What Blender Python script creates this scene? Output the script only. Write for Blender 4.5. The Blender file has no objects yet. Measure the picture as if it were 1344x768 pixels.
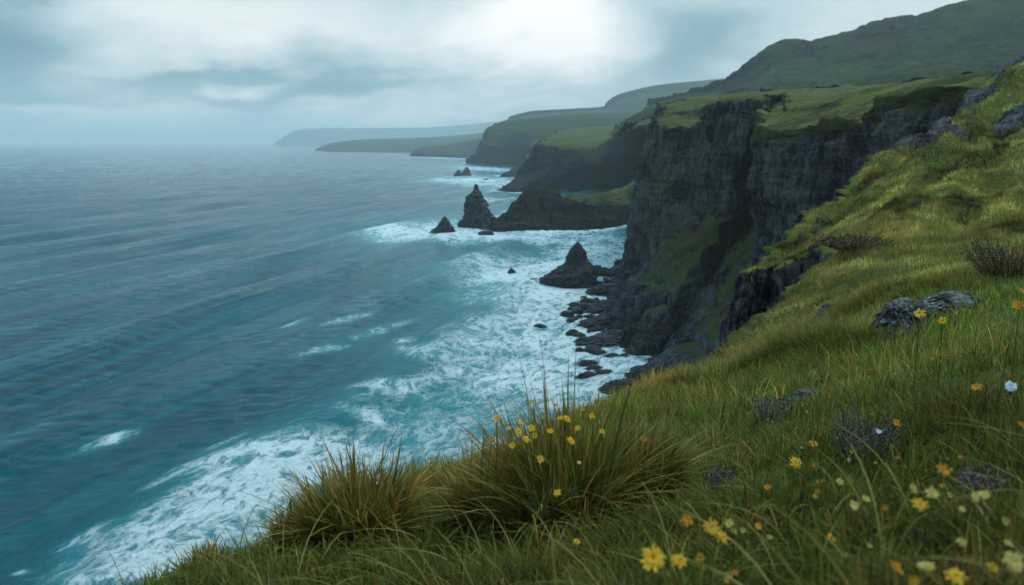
import bpy, math, random
import numpy as np
from mathutils import Vector

random.seed(7)
RNG = np.random.default_rng(7)
R = math.radians
scene = bpy.context.scene
COL = scene.collection

# ------------------------------------------------------------------ camera frame
PITCH = 11.1
CAMZ = 100.0
F = 1000.0
CP, SP = math.cos(R(PITCH)), math.sin(R(PITCH))

def ray(px, py):
    u = (px - 672) / F
    v = (384 - py) / F
    return u, CP + SP * v, -SP + CP * v

def P(px, py, Y):
    """world point seen at photo pixel (px,py) lying Y metres ahead"""
    a, b, c = ray(px, py)
    return (a / b * Y, Y, CAMZ + c / b * Y)

def W(px, py, z=0.0):
    """point of the sea level seen at photo pixel"""
    a, b, c = ray(px, py)
    t = (z - CAMZ) / c
    return (a * t, b * t, z)

def pix(X, Y, Z):
    zz = Z - CAMZ
    d = Y * CP - zz * SP
    up = Y * SP + zz * CP
    d = np.maximum(d, 1e-3)
    return 672 + X / d * F, 384 - up / d * F

# ------------------------------------------------------------------ noise
_prm = np.random.default_rng(3).permutation(256)
_prm = np.concatenate([_prm, _prm, _prm]).astype(np.int32)
_g = np.random.default_rng(5).normal(size=(256, 3))
_g /= np.linalg.norm(_g, axis=1)[:, None]
_g = _g.astype(np.float32)

def perlin(x, y, z):
    x, y, z = np.broadcast_arrays(np.asarray(x, float), np.asarray(y, float), np.asarray(z, float))
    xi = np.floor(x); yi = np.floor(y); zi = np.floor(z)
    fx = (x - xi).astype(np.float32); fy = (y - yi).astype(np.float32); fz = (z - zi).astype(np.float32)
    xi = xi.astype(np.int64) & 255; yi = yi.astype(np.int64) & 255; zi = zi.astype(np.int64) & 255
    w = [f * f * f * (f * (f * 6 - 15) + 10) for f in (fx, fy, fz)]
    def gr(i, j, k):
        h = _prm[_prm[_prm[xi + i] + yi + j] + zi + k]
        g = _g[h]
        return g[..., 0] * (fx - i) + g[..., 1] * (fy - j) + g[..., 2] * (fz - k)
    def lp(a, b, t): return a + t * (b - a)
    x00 = lp(gr(0, 0, 0), gr(1, 0, 0), w[0]); x10 = lp(gr(0, 1, 0), gr(1, 1, 0), w[0])
    x01 = lp(gr(0, 0, 1), gr(1, 0, 1), w[0]); x11 = lp(gr(0, 1, 1), gr(1, 1, 1), w[0])
    return lp(lp(x00, x10, w[1]), lp(x01, x11, w[1]), w[2]) * 1.5

def fbm(x, y, z=0.0, o=5, g=0.5, ridged=False):
    s = 0; a = 1.0; t = 0; f = 1.0
    for i in range(o):
        n = perlin(np.asarray(x) * f + 17.3 * i, np.asarray(y) * f + 5.1 * i, np.asarray(z) * f + 9.7 * i)
        if ridged: n = 1 - 2 * np.abs(n)
        s = s + a * n; t += a; a *= g; f *= 2.03
    return s / t

def sst(a, b, x):
    t = np.clip((x - a) / (b - a), 0, 1)
    return t * t * (3 - 2 * t)

# ------------------------------------------------------------------ object helpers
def tag(o, label=None, cat=None, group=None, kind=None):
    if label: o['label'] = label
    if cat: o['category'] = cat
    if group: o['group'] = group
    if kind: o['kind'] = kind
    return o

def empty(name, loc, rz=0.0):
    o = bpy.data.objects.new(name, None); COL.objects.link(o)
    o.location = loc; o.rotation_euler = (0, 0, rz); o.empty_display_size = .1
    return o

def mesh_np(name, verts, polys, mat, attrs=None, smooth=True, parent=None, cols=None):
    """polys: list of int arrays (n,k), one per polygon size"""
    me = bpy.data.meshes.new(name)
    verts = np.asarray(verts, np.float32).reshape(-1, 3)
    me.vertices.add(len(verts)); me.vertices.foreach_set('co', verts.ravel())
    idx = np.concatenate([p.ravel() for p in polys]).astype(np.int32)
    sizes = np.concatenate([np.full(len(p), p.shape[1]) for p in polys])
    starts = np.concatenate([[0], np.cumsum(sizes)[:-1]]).astype(np.int32)
    me.loops.add(len(idx)); me.loops.foreach_set('vertex_index', idx)
    me.polygons.add(len(sizes)); me.polygons.foreach_set('loop_start', starts)
    me.update(calc_edges=True)
    me.polygons.foreach_set('use_smooth', np.full(len(sizes), smooth))
    for k, a in (attrs or {}).items():
        at = me.attributes.new(k, 'FLOAT', 'POINT'); at.data.foreach_set('value', np.asarray(a, np.float32).ravel())
    if cols is not None:
        at = me.attributes.new('col', 'FLOAT_COLOR', 'POINT')
        c = np.ones((len(verts), 4), np.float32); c[:, :3] = cols
        at.data.foreach_set('color', c.ravel())
    me.materials.append(mat)
    me.validate()
    o = bpy.data.objects.new(name, me); COL.objects.link(o)
    if parent: o.parent = parent
    return o

def grid_faces(A, B, flip=False, wrap=False):
    i = np.arange(A if wrap else A - 1)[:, None]; j = np.arange(B - 1)[None, :]
    i2 = (i + 1) % A
    a = i * B + j; b = i2 * B + j; c = i2 * B + j + 1; d = i * B + j + 1
    q = np.stack([a, b, c, d], -1).reshape(-1, 4)
    return q[:, ::-1].copy() if flip else q

def gnormals(G):
    du = np.gradient(G, axis=0); dv = np.gradient(G, axis=1)
    n = np.cross(du, dv)
    return n / (np.linalg.norm(n, axis=2, keepdims=True) + 1e-9)

def cr(pts, counts):
    """Catmull-Rom along axis 0 with a sample count per interval"""
    pts = np.asarray(pts, float)
    ext = np.concatenate([pts[:1] * 2 - pts[1:2], pts, pts[-1:] * 2 - pts[-2:-1]])
    out = []
    for i, c in enumerate(counts):
        p0, p1, p2, p3 = ext[i], ext[i + 1], ext[i + 2], ext[i + 3]
        t = np.arange(c) / c
        t = t.reshape((-1,) + (1,) * (pts.ndim - 1))
        crv = .5 * (2 * p1 + (p2 - p0) * t + (2 * p0 - 5 * p1 + 4 * p2 - p3) * t ** 2 + (3 * p1 - p0 - 3 * p2 + p3) * t ** 3)
        lin = p1 + (p2 - p1) * t
        out.append(.6 * crv + .4 * lin)
    out.append(pts[-1:])
    return np.concatenate(out)

# ------------------------------------------------------------------ node helpers
def newmat(name):
    m = bpy.data.materials.new(name); m.use_nodes = True
    nt = m.node_tree; nt.nodes.clear()
    return m, nt

class N:
    def __init__(s, nt): s.nt = nt
    def n(s, t, **kw):
        nd = s.nt.nodes.new(t)
        for k, v in kw.items(): setattr(nd, k, v)
        return nd
    def lk(s, a, b): s.nt.links.new(a, b)
    def setin(s, nd, i, v):
        if v is None: return
        if hasattr(v, 'is_linked') or isinstance(v, bpy.types.NodeSocket): s.lk(v, nd.inputs[i])
        else: nd.inputs[i].default_value = v
    def math(s, op, a, b=None, c=None, clamp=False):
        nd = s.n('ShaderNodeMath', operation=op, use_clamp=clamp)
        s.setin(nd, 0, a); s.setin(nd, 1, b); s.setin(nd, 2, c)
        return nd.outputs[0]
    def mr(s, v, a, b, c=0.0, d=1.0, smooth=True):
        nd = s.n('ShaderNodeMapRange', interpolation_type='SMOOTHSTEP' if smooth else 'LINEAR')
        s.setin(nd, 0, v)
        for i, x in enumerate((a, b, c, d)): s.setin(nd, i + 1, x)
        return nd.outputs[0]
    def mix(s, f, a, b, blend='MIX'):
        nd = s.n('ShaderNodeMix', data_type='RGBA', blend_type=blend)
        s.setin(nd, 0, f)
        s.setin(nd, 6, (*a, 1) if isinstance(a, tuple) and len(a) == 3 else a)
        s.setin(nd, 7, (*b, 1) if isinstance(b, tuple) and len(b) == 3 else b)
        return nd.outputs[2]
    def noise(s, vec, scale, detail=4, rough=.5, dist=0.0):
        nd = s.n('ShaderNodeTexNoise')
        s.setin(nd, 'Vector', vec); nd.inputs['Scale'].default_value = scale
        nd.inputs['Detail'].default_value = detail; nd.inputs['Roughness'].default_value = rough
        nd.inputs['Distortion'].default_value = dist
        return nd.outputs['Fac']
    def mapping(s, vec, scale=(1, 1, 1), rot=(0, 0, 0), loc=(0, 0, 0)):
        nd = s.n('ShaderNodeMapping'); s.lk(vec, nd.inputs[0])
        nd.inputs['Scale'].default_value = scale; nd.inputs['Rotation'].default_value = rot
        nd.inputs['Location'].default_value = loc
        return nd.outputs[0]
    def attr(s, name, out='Fac'):
        nd = s.n('ShaderNodeAttribute', attribute_name=name); return nd.outputs[out]
    def pos(s): return s.n('ShaderNodeNewGeometry').outputs['Position']
    def bump(s, h, strength=.5, dist=1.0, normal=None):
        nd = s.n('ShaderNodeBump'); s.lk(h, nd.inputs['Height'])
        nd.inputs['Strength'].default_value = strength; nd.inputs['Distance'].default_value = dist
        if normal is not None: s.lk(normal, nd.inputs['Normal'])
        return nd.outputs[0]
    def out(s, sh):
        o = s.n('ShaderNodeOutputMaterial'); s.lk(sh, o.inputs[0]); return o

def principled(s, color, rough=.8, normal=None, spec=.3):
    b = s.n('ShaderNodeBsdfPrincipled')
    s.setin(b, 'Base Color', (*color, 1) if isinstance(color, tuple) and len(color) == 3 else color)
    s.setin(b, 'Roughness', rough)
    b.inputs['Specular IOR Level'].default_value = spec
    if normal is not None: s.lk(normal, b.inputs['Normal'])
    return b.outputs[0]

def land_mat(name, k, rockd=(.007, .008, .010), rockl=(.115, .12, .128), g1=(.024, .034, .010), g2=(.105, .115, .030),
             g3=(.10, .075, .03), bumpd=1.0, streak=1.0, moss=(.042, .056, .011)):
    """k: feature size in metres"""
    m, nt = newmat(name); s = N(nt)
    p = s.pos()
    g = s.attr('grass'); w = s.attr('wet'); ms = s.attr('moss')
    # rock: vertical streaks, strata, blotches
    vs = s.noise(s.mapping(p, (1 / (2.2 * k), 1 / (2.2 * k), 1 / (16 * k))), 1.0, 8, .68, .6)
    st = s.noise(s.mapping(p, (1 / (40 * k), 1 / (40 * k), 1 / (2.5 * k))), 1.0, 6, .6, .8)
    bl = s.noise(p, 1 / (22 * k), 5, .55)
    fn = s.noise(p, 1 / (.8 * k), 6, .7)
    f = s.math('MULTIPLY_ADD', vs, .66 * streak, s.math('MULTIPLY_ADD', st, .26, s.math('MULTIPLY_ADD', bl, .45, s.math('MULTIPLY', fn, .30))))
    f = s.mr(f, .72, 1.04)
    rock = s.mix(f, rockd, rockl)
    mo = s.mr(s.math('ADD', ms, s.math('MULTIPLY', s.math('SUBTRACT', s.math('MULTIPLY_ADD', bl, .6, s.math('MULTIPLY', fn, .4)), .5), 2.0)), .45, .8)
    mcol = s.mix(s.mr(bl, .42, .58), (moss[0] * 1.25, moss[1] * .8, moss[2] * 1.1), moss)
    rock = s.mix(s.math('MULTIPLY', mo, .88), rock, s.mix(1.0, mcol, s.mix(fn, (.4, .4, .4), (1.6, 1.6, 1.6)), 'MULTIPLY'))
    rock = s.mix(w, rock, s.mix(.45, rock, (.006, .007, .009)))
    # grass
    a = s.noise(p, 1 / (30 * k), 6, .6, .6)
    b = s.noise(s.mapping(p, (1, 1, 2.5)), 1 / (3.0 * k), 8, .68)
    c = s.noise(p, 1 / (.5 * k), 4, .7)
    d = s.noise(s.mapping(p, loc=(31, 7, 3)), 1 / (12 * k), 6, .6, 1.0)
    gf = s.mr(s.math('MULTIPLY_ADD', b, .5, s.math('MULTIPLY_ADD', a, .55, s.math('MULTIPLY', c, .22))), .48, .80)
    gc = s.mix(gf, g1, g2)
    gc = s.mix(s.mr(d, .53, .72), gc, s.mix(c, (g3[0] * .6, g3[1] * .6, g3[2] * .6), g3))
    gg = s.mr(s.math('ADD', g, s.math('MULTIPLY', s.math('SUBTRACT', s.math('MULTIPLY_ADD', b, .6, s.math('MULTIPLY', fn, .4)), .5), .9)), .42, .58)
    col = s.mix(gg, rock, gc)
    hgt = s.math('ADD', s.math('MULTIPLY', vs, 1.2), s.math('ADD', fn, s.math('MULTIPLY', st, 1.0)))
    hgt2 = s.math('ADD', s.math('MULTIPLY', b, .7), s.math('MULTIPLY', c, .25))
    hh = s.n('ShaderNodeMix'); s.lk(gg, hh.inputs[0]); s.lk(hgt, hh.inputs[2]); s.lk(hgt2, hh.inputs[3])
    nr = s.bump(hh.outputs[0], .9, bumpd * k)
    s.out(principled(s, col, .95, nr, .04))
    return m

M_MAIN = land_mat('cliff_rock_and_turf', 1.0)
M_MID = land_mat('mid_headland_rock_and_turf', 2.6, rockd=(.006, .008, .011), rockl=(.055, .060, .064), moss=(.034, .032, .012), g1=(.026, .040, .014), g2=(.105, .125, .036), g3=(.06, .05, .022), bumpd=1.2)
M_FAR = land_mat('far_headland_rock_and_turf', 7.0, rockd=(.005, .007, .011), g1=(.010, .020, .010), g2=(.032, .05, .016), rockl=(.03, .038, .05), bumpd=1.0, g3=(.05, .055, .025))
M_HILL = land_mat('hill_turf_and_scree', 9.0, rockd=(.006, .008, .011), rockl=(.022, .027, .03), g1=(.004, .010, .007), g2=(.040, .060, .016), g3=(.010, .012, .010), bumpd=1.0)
M_NEAR = land_mat('near_slope_turf', .28, rockl=(.15, .16, .17), g1=(.032, .044, .012), g2=(.11, .125, .026), g3=(.09, .065, .024), bumpd=1.0, moss=(.04, .03, .012))

m, nt = newmat('black_basalt'); s = N(nt); p = s.pos()
f1 = s.noise(s.mapping(p, (.35, .35, .12)), 1.0, 8, .7, .4); f2 = s.noise(p, 1.6, 6, .7)
cc = s.mix(s.mr(s.math('MULTIPLY_ADD', f1, .6, s.math('MULTIPLY', f2, .4)), .42, .72), (.008, .009, .011), (.055, .06, .068))
s.out(principled(s, cc, .55, s.bump(s.math('ADD', f1, s.math('MULTIPLY', f2, .5)), .9, 1.6), .35))
M_BASALT = m

m, nt = newmat('lichen_grey_stone'); s = N(nt); p = s.pos()
f1 = s.noise(s.mapping(p, (3, 3, 9), rot=(.5, .3, 0)), 1.0, 9, .7, .5); f2 = s.noise(p, 14, 6, .7); f3 = s.noise(p, 4, 4, .6)
cc = s.mix(s.mr(f1, .38, .66), (.022, .021, .019), (.20, .198, .185))
cc = s.mix(s.mr(f2, .55, .66), cc, (.34, .36, .36))
cc = s.mix(s.mr(f3, .6, .7), cc, (.05, .05, .02))
s.out(principled(s, cc, .85, s.bump(s.math('ADD', f1, s.math('MULTIPLY', f2, .4)), .9, .12), .25))
M_STONE = m

def plant_mat(name, rough=.6, transl=.35):
    m, nt = newmat(name); s = N(nt)
    c = s.attr('col', 'Color')
    d = s.n('ShaderNodeBsdfPrincipled'); s.lk(c, d.inputs['Base Color']); d.inputs['Roughness'].default_value = rough
    d.inputs['Specular IOR Level'].default_value = .08
    t = s.n('ShaderNodeBsdfTranslucent'); s.lk(c, t.inputs['Color'])
    x = s.n('ShaderNodeMixShader'); x.inputs[0].default_value = transl
    s.lk(d.outputs[0], x.inputs[1]); s.lk(t.outputs[0], x.inputs[2])
    s.out(x.outputs[0])
    return m
M_GRASS = plant_mat('grass_blades')
M_PETAL = plant_mat('petals', .7, .3)
M_TWIG = plant_mat('heather_twigs', .8, .1)

# ------------------------------------------------------------------ lofted land
def land(name, net, sc, rc, mat, k=1.0, amp=1.0, flip=False, grassy=.62, moss=None, wetz=9.0, flut=1.0, seed=0.0, rowgrass=None, topbump=1.0, gmask=None, rough=None, bigamp=7.5, mossauto=.7):
    """net[station][row] = world point; k feature size; returns object"""
    net = np.asarray(net, float)
    G = cr(net, sc)                       # along coast
    G = np.moveaxis(cr(np.moveaxis(G, 1, 0), rc), 0, 1)
    tr = np.concatenate([i + np.arange(c) / c for i, c in enumerate(rc)] + [[len(rc)]])
    ts = np.concatenate([i + np.arange(c) / c for i, c in enumerate(sc)] + [[len(sc)]])
    TR, TS = np.meshgrid(tr, ts)
    n = gnormals(G)
    if flip: n = -n
    x, y, z = G[..., 0] + seed, G[..., 1], G[..., 2]
    steep = sst(.12, .5, 1 - np.abs(n[..., 2]))
    if rough is not None: steep = np.maximum(steep, rough(TS, TR))
    big = fbm(x / (38 * k), y / (38 * k), z / (45 * k), 4)
    fl = fbm(x / (9 * k), y / (9 * k), z / (60 * k), 5, .55, ridged=True)
    led = fbm(x / (30 * k), y / (30 * k), z / (6 * k), 5, .6)
    fine = fbm(x / (4 * k), y / (4 * k), z / (5 * k), 5, .6)
    cw = fbm(x / (34 * k) + 3, y / (34 * k), z / (150 * k), 3, .5)
    cleft = np.clip(1 - np.abs(cw) * 9, 0, 1) ** 1.5
    d = steep * amp * k * (-7.5 * cleft * flut + bigamp * big + flut * 4.2 * (fl - .2) + 3.4 * led + 1.9 * fine)
    d += (1 - steep) * amp * k * topbump * (1.3 * big + .9 * fbm(x / (12 * k), y / (12 * k), z / (12 * k), 4))
    nh = n.copy()
    G2 = G + nh * d[..., None]
    n2 = gnormals(G2)
    if flip: n2 = -n2
    g = sst(grassy - .22, grassy + .12, n2[..., 2] + .16 * fbm(x / (7 * k), y / (7 * k), z / (7 * k), 3))
    g *= sst(wetz, wetz * 2.2, G2[..., 2]) * (1 if grassy > .9 else sst(.0, .12, n2[..., 2] - .55))
    if gmask is not None: g = g * gmask(TS, TR, G2)
    mo = np.zeros_like(g)
    if moss is not None:
        mo = moss(TS, TR, G2)
    mo = np.maximum(mo, mossauto * sst(.30, .58, n2[..., 2] + .25 * fbm(x / (20 * k), y / (20 * k), z / (14 * k), 3)) * sst(wetz, wetz * 2.5, G2[..., 2]))
    if rowgrass is not None:
        g = np.maximum(g, rowgrass(TS, TR, G2, n2))
    wet = 1 - sst(wetz * .5, wetz * 1.8, G2[..., 2])
    A, B = G.shape[:2]
    o = mesh_np(name, G2, [grid_faces(A, B, flip)], mat, {'grass': g, 'wet': wet, 'moss': mo})
    o['kind'] = 'structure'
    return o, G2

COASTS = []      # polylines of the water's edge, for the surf
def w3(x, y, z): return (x, y, z)

# --- main headland: rows = below water, waterline, talus mid, foot, mid wall, brow, edge, plateau, inland
def low(p, dz): return (p[0], p[1], p[2] + dz)
def mixp(a, b, t): return tuple(a[i] + (b[i] - a[i]) * t for i in range(3))

def station(base, foot, mid, top, back, far, cut=.0):
    b0 = (base[0] * 1 - 6, base[1] - 6, -8)
    return [b0, base, mixp(base, foot, .5), foot, mid, mixp(mid, top, .8), top, mixp(top, back, .35), back, far]

S = [
    station((190, 800, 0), (196, 790, 14), (196, 785, 60), (198, 785, 116), (300, 900, 140), (700, 1500, 160)),
    station((112, 690, 0), (122, 690, 14), P(850, 240, 690), P(868, 152, 690), P(890, 134, 780), (420, 1500, 165)),
    station(W(815, 352), P(822, 345, 600), P(838, 238, 590), P(862, 164, 592), P(882, 136, 700), P(905, 128, 1300)),
    station(W(808, 385), P(846, 350, 540), P(868, 240, 560), P(893, 166, 570), P(915, 134, 660), P(930, 126, 1300)),
    station(W(795, 420), P(885, 318, 490), P(915, 240, 530), P(927, 164, 545), P(950, 130, 640), P(960, 123, 1300)),
    station(W(800, 440), P(918, 300, 440), P(925, 220, 452), P(930, 137, 460), P(965, 126, 560), P(985, 121, 1200)),
    station(W(835, 470), P(950, 280, 405), P(962, 215, 415), P(985, 132, 425), P(1020, 123, 520), P(1035, 118, 1200)),
    station(W(865, 478), P(988, 285, 435), P(1006, 220, 448), P(1014, 140, 458), P(1045, 121, 510), P(1070, 116, 1200)),
    station(W(860, 500), P(1000, 320, 345), P(992, 240, 345), P(1000, 172, 350), P(1065, 126, 460), P(1110, 112, 1200)),
    station(W(815, 515), P(1050, 345, 285), P(1050, 240, 295), P(1070, 163, 305), P(1120, 122, 420), P(1180, 108, 1100)),
    station((32, 235, 0), P(1120, 345, 235), P(1110, 240, 248), P(1130, 158, 258), P(1180, 112, 380), P(1260, 101, 1000)),
    station((22, 180, 0), P(1190, 345, 190), P(1180, 220, 205), P(1185, 128, 222), P(1240, 106, 340), P(1350, 93, 900)),
    station((16, 120, 0), (95, 150, 50), (100, 160, 85), P(1262, 104, 195), P(1344, 92, 300), P(1500, 82, 800)),
    station((10, 60, 0), (130, 120, 60), (140, 125, 85), (165, 160, 112), (260, 240, 135), (900, 600, 200)),
]
def moss_shade_main(TS, TR, G):
    # mossy band just under the brow; moss colour paints shade onto green talus cones
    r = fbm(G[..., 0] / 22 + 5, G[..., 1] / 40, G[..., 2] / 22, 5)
    tal_shade = sst(1.9, 2.5, TR + .5 * r) * sst(3.3, 2.9, TR) * sst(3.4, 4.4, TS) * sst(9.5, 8, TS) * sst(-.55, -.05, r)
    return np.maximum(tal_shade * .95, np.clip(sst(4.6, 5.3, TR) * sst(6.6, 5.9, TR) * sst(6.5, 8.2, TS) * 1.0 + sst(5.2, 5.8, TR) * .6, 0, 1) * sst(6.8, 6.2, TR))
def rg_main(TS, TR, G, n):
    t = sst(1.55, 2.1, TR + .5 * fbm(G[..., 0] / 25, G[..., 1] / 25, G[..., 2] / 25, 4)) * sst(3.15, 2.75, TR) * sst(2.6, 4.0, TS) * sst(11, 8.5, TS)
    r = fbm(G[..., 0] / 14 + 5, G[..., 1] / 30, G[..., 2] / 30, 4)
    return t * sst(.1, .35, r) * .55
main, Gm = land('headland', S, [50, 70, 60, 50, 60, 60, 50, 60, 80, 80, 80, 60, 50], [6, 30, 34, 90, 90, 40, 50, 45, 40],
                M_MAIN, 1.0, 1.0, flip=False, grassy=.66, gmask=lambda a, b, c: sst(5.0, 5.6, b) * (1 - .95 * sst(.02, .2, fbm(c[..., 0] / 60, c[..., 1] / 22, c[..., 2] / 20 + 4, 5, .6) + .12 * sst(7.2, 6.0, b)) * sst(8.3, 7.0, b)), rough=lambda a, b: .75 * sst(3.4, 2.6, b), bigamp=12, topbump=2.2, moss=moss_shade_main, rowgrass=rg_main)
COASTS.append([s_[1][:2] for s_ in S])

# --- low promontory with a craggy knob
def st2(front, crest, back, up=None):
    f0 = (front[0], front[1] - 10, -8)
    return [f0, front, mixp(front, crest, .55), crest, mixp(crest, back, .45), back, (back[0], back[1] + 10, -8 if back[2] < 1 else back[2] - 10)]
PR = [
    st2((-30, 930, -6), (-26, 935, -5), (-30, 945, -6)),
    st2(W(645, 301), P(648, 296, 925), W(650, 293)),
    st2(W(662, 303), P(664, 282, 925), W(668, 285)),
    st2(W(678, 303), P(680, 263, 930), W(690, 275)),
    st2(W(700, 303), P(698, 249, 945), W(712, 268)),
    st2(W(725, 303), P(716, 249, 950), W(735, 262)),
    st2(W(755, 302), P(742, 259, 960), (100, 1250, 0)),
    st2(W(785, 300), P(775, 259, 985), (160, 1320, 4)),
    st2(W(812, 298), P(812, 252, 1010), (230, 1350, 40)),
    st2(W(835, 296), P(860, 222, 1060), (330, 1400, 110)),
    st2((180, 860, 0), P(930, 200, 1100), (450, 1400, 140)),
    st2((260, 850, 0), P(1000, 190, 1100), (560, 1400, 150)),
]
def rg_pr(TS, TR, G, n):
    r = fbm(G[..., 0] / 60, G[..., 1] / 60, G[..., 2] / 30, 4)
    return sst(1.9, 2.6, TR + .7 * r + .25 * (TS - 7)) * sst(4.6, 6.4, TS) * .75
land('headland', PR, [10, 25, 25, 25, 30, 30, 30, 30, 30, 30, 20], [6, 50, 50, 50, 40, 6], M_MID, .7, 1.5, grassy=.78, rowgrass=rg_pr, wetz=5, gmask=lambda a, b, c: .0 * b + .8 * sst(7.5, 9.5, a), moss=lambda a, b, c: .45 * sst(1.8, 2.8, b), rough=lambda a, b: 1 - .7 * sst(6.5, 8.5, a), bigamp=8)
COASTS.append([s_[1][:2] for s_ in PR[1:]]); COASTS.append([s_[5][:2] for s_ in PR[1:7]])

# --- headland with the bright green top (about 1.6 km)
def st3(base, mid, top, back, far):
    return [(base[0] - 8, base[1] - 20, -10), base, mid, top, mixp(top, back, .5), back, far]
HE = [
    st3((60, 2100, 0), (66, 2100, 40), (80, 2120, 96), (140, 2300, 110), (600, 3000, 140)),
    st3(W(672, 240), P(682, 228, 1790), P(713, 186, 1830), P(722, 178, 2050), P(740, 172, 2700)),
    st3(W(655, 251), P(690, 226, 1690), P(709, 189, 1720), P(730, 180, 2000), P(760, 170, 2600)),
    st3(W(680, 252), P(712, 224, 1640), P(722, 191, 1670), P(760, 178, 1950), P(790, 168, 2500)),
    st3(W(725, 250), P(745, 222, 1600), P(752, 193, 1640), P(790, 176, 1900), P(820, 166, 2400)),
    st3(W(750, 245), P(775, 220, 1600), P(782, 191, 1650), P(815, 173, 1880), P(845, 164, 2300)),
    st3(W(790, 243), P(800, 212, 1600), P(808, 177, 1680), P(840, 170, 1850), P(870, 162, 2200)),
    st3(W(850, 243), P(850, 206, 1550), P(855, 169, 1650), P(880, 165, 1800), P(900, 158, 2100)),
    st3((500, 1500, 0), (520, 1500, 70), (540, 1550, 150), (600, 1800, 160), (700, 2100, 200)),
]
def rg_he(TS, TR, G, n):
    r = fbm(G[..., 0] / 120, G[..., 1] / 120, G[..., 2] / 60, 4)
    return sst(2.85, 3.05, TR) + 0 * r
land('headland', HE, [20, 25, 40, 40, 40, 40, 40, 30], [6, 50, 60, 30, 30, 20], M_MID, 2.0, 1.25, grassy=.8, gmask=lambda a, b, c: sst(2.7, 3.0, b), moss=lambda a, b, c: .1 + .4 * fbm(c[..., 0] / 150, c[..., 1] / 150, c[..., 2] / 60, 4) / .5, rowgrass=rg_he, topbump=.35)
COASTS.append([s_[1][:2] for s_ in HE])

# --- next headland (2.4 and 3.4 km)
HD2 = [
    st3((150, 3000, 0), (160, 3000, 40), (175, 3000, 120), (260, 3200, 160), (700, 4000, 200)),
    st3(W(656, 231), P(672, 222, 2400), P(684, 214, 2450), P(704, 186, 2600), P(730, 178, 3000)),
    st3(W(675, 233), P(688, 222, 2330), P(700, 205, 2400), P(715, 180, 2600), P(760, 172, 3000)),
    st3(W(720, 232), P(730, 212, 2330), P(740, 190, 2400), P(760, 172, 2600), P(800, 165, 3000)),
    st3(W(780, 232), P(800, 205, 2330), P(810, 180, 2400), P(830, 168, 2600), P(860, 160, 3000)),
]
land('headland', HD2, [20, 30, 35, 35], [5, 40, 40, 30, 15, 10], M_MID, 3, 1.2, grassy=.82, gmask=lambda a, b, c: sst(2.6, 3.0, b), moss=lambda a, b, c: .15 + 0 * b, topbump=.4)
HD = [
    st3((-90, 4600, 0), (-80, 4650, 90), (-40, 4700, 160), (60, 5000, 200), (300, 6000, 230)),
    st3(W(611, 214), P(632, 192, 3600), P(639, 169, 3750), P(655, 161, 4100), P(680, 157, 5200)),
    st3(W(640, 216), P(652, 195, 3450), P(660, 171, 3600), P(675, 159, 4000), P(710, 154, 5200)),
    st3(W(690, 217), P(690, 196, 3400), P(696, 170, 3500), P(715, 156, 3900), P(745, 149, 5200)),
    st3(W(740, 218), P(742, 190, 3400), P(745, 168, 3500), P(765, 155, 3900), P(795, 148, 5200)),
    st3(W(810, 218), P(810, 190, 3400), P(812, 164, 3500), P(830, 154, 3900), P(860, 146, 5200)),
    st3(W(900, 218), P(900, 190, 3400), P(902, 160, 3500), P(920, 150, 3900), P(950, 142, 5200)),
]
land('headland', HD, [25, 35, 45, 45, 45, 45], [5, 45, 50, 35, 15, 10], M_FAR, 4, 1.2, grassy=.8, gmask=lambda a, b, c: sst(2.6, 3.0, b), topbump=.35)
COASTS.append([s_[1][:2] for s_ in HD2[1:]]); COASTS.append([s_[1][:2] for s_ in HD])

# --- low headlands at 6 and 9 km
HC = [
    st3((-1900, 12500, 0), (-1890, 12500, 30), (-1870, 12500, 60), (-1600, 12900, 90), (-1000, 14000, 120)),
    st3(W(415, 197.5), P(418, 195, 10700), P(424, 192.5, 10900), P(430, 190, 11200), P(445, 188.5, 12000)),
    st3(W(432, 199), P(434, 194, 9300), P(442, 189.5, 9500), P(462, 184, 10600), P(480, 183, 12000)),
    st3(W(490, 200), P(490, 195, 9000), P(496, 190, 9200), P(520, 182.5, 10600), P(540, 181, 12000)),
    st3(W(560, 200.5), P(560, 195, 8400), P(565, 189, 8600), P(580, 180, 10600), P(600, 178, 12000)),
    st3(W(640, 201), P(640, 195, 8400), P(645, 186, 8600), P(650, 174, 10600), P(670, 170, 12000)),
    st3(W(720, 201), P(720, 195, 8400), P(725, 186, 8600), P(730, 170, 10600), P(750, 166, 12000)),
]
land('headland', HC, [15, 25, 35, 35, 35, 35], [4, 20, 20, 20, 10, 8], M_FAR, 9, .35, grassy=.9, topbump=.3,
     rowgrass=lambda a, b, c, d: sst(2.8, 3.1, b))
HC2 = [
    st3((-560, 7600, 0), (-555, 7600, 30), (-540, 7600, 60), (-480, 7800, 90), (-200, 8500, 110)),
    st3(W(536, 204.5), P(541, 200, 6000), P(547, 195.5, 6150), P(556, 193, 6500), P(580, 190, 7400)),
    st3(W(575, 206.5), P(578, 200, 5700), P(583, 193.5, 5850), P(592, 189.5, 6300), P(620, 186, 7400)),
    st3(W(620, 208), P(622, 200, 5400), P(628, 188, 5600), P(635, 181, 6100), P(650, 178, 7400)),
    st3(W(680, 208), P(682, 200, 5400), P(690, 184, 5600), P(700, 176, 6100), P(720, 174, 7400)),
]
land('headland', HC2, [15, 30, 35, 30], [4, 25, 25, 20, 10, 8], M_FAR, 5, .7, grassy=.9, gmask=lambda a, b, c: sst(2.4, 2.9, b), topbump=.3)
COASTS.append([s_[1][:2] for s_ in HC]); COASTS.append([s_[1][:2] for s_ in HC2])

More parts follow.
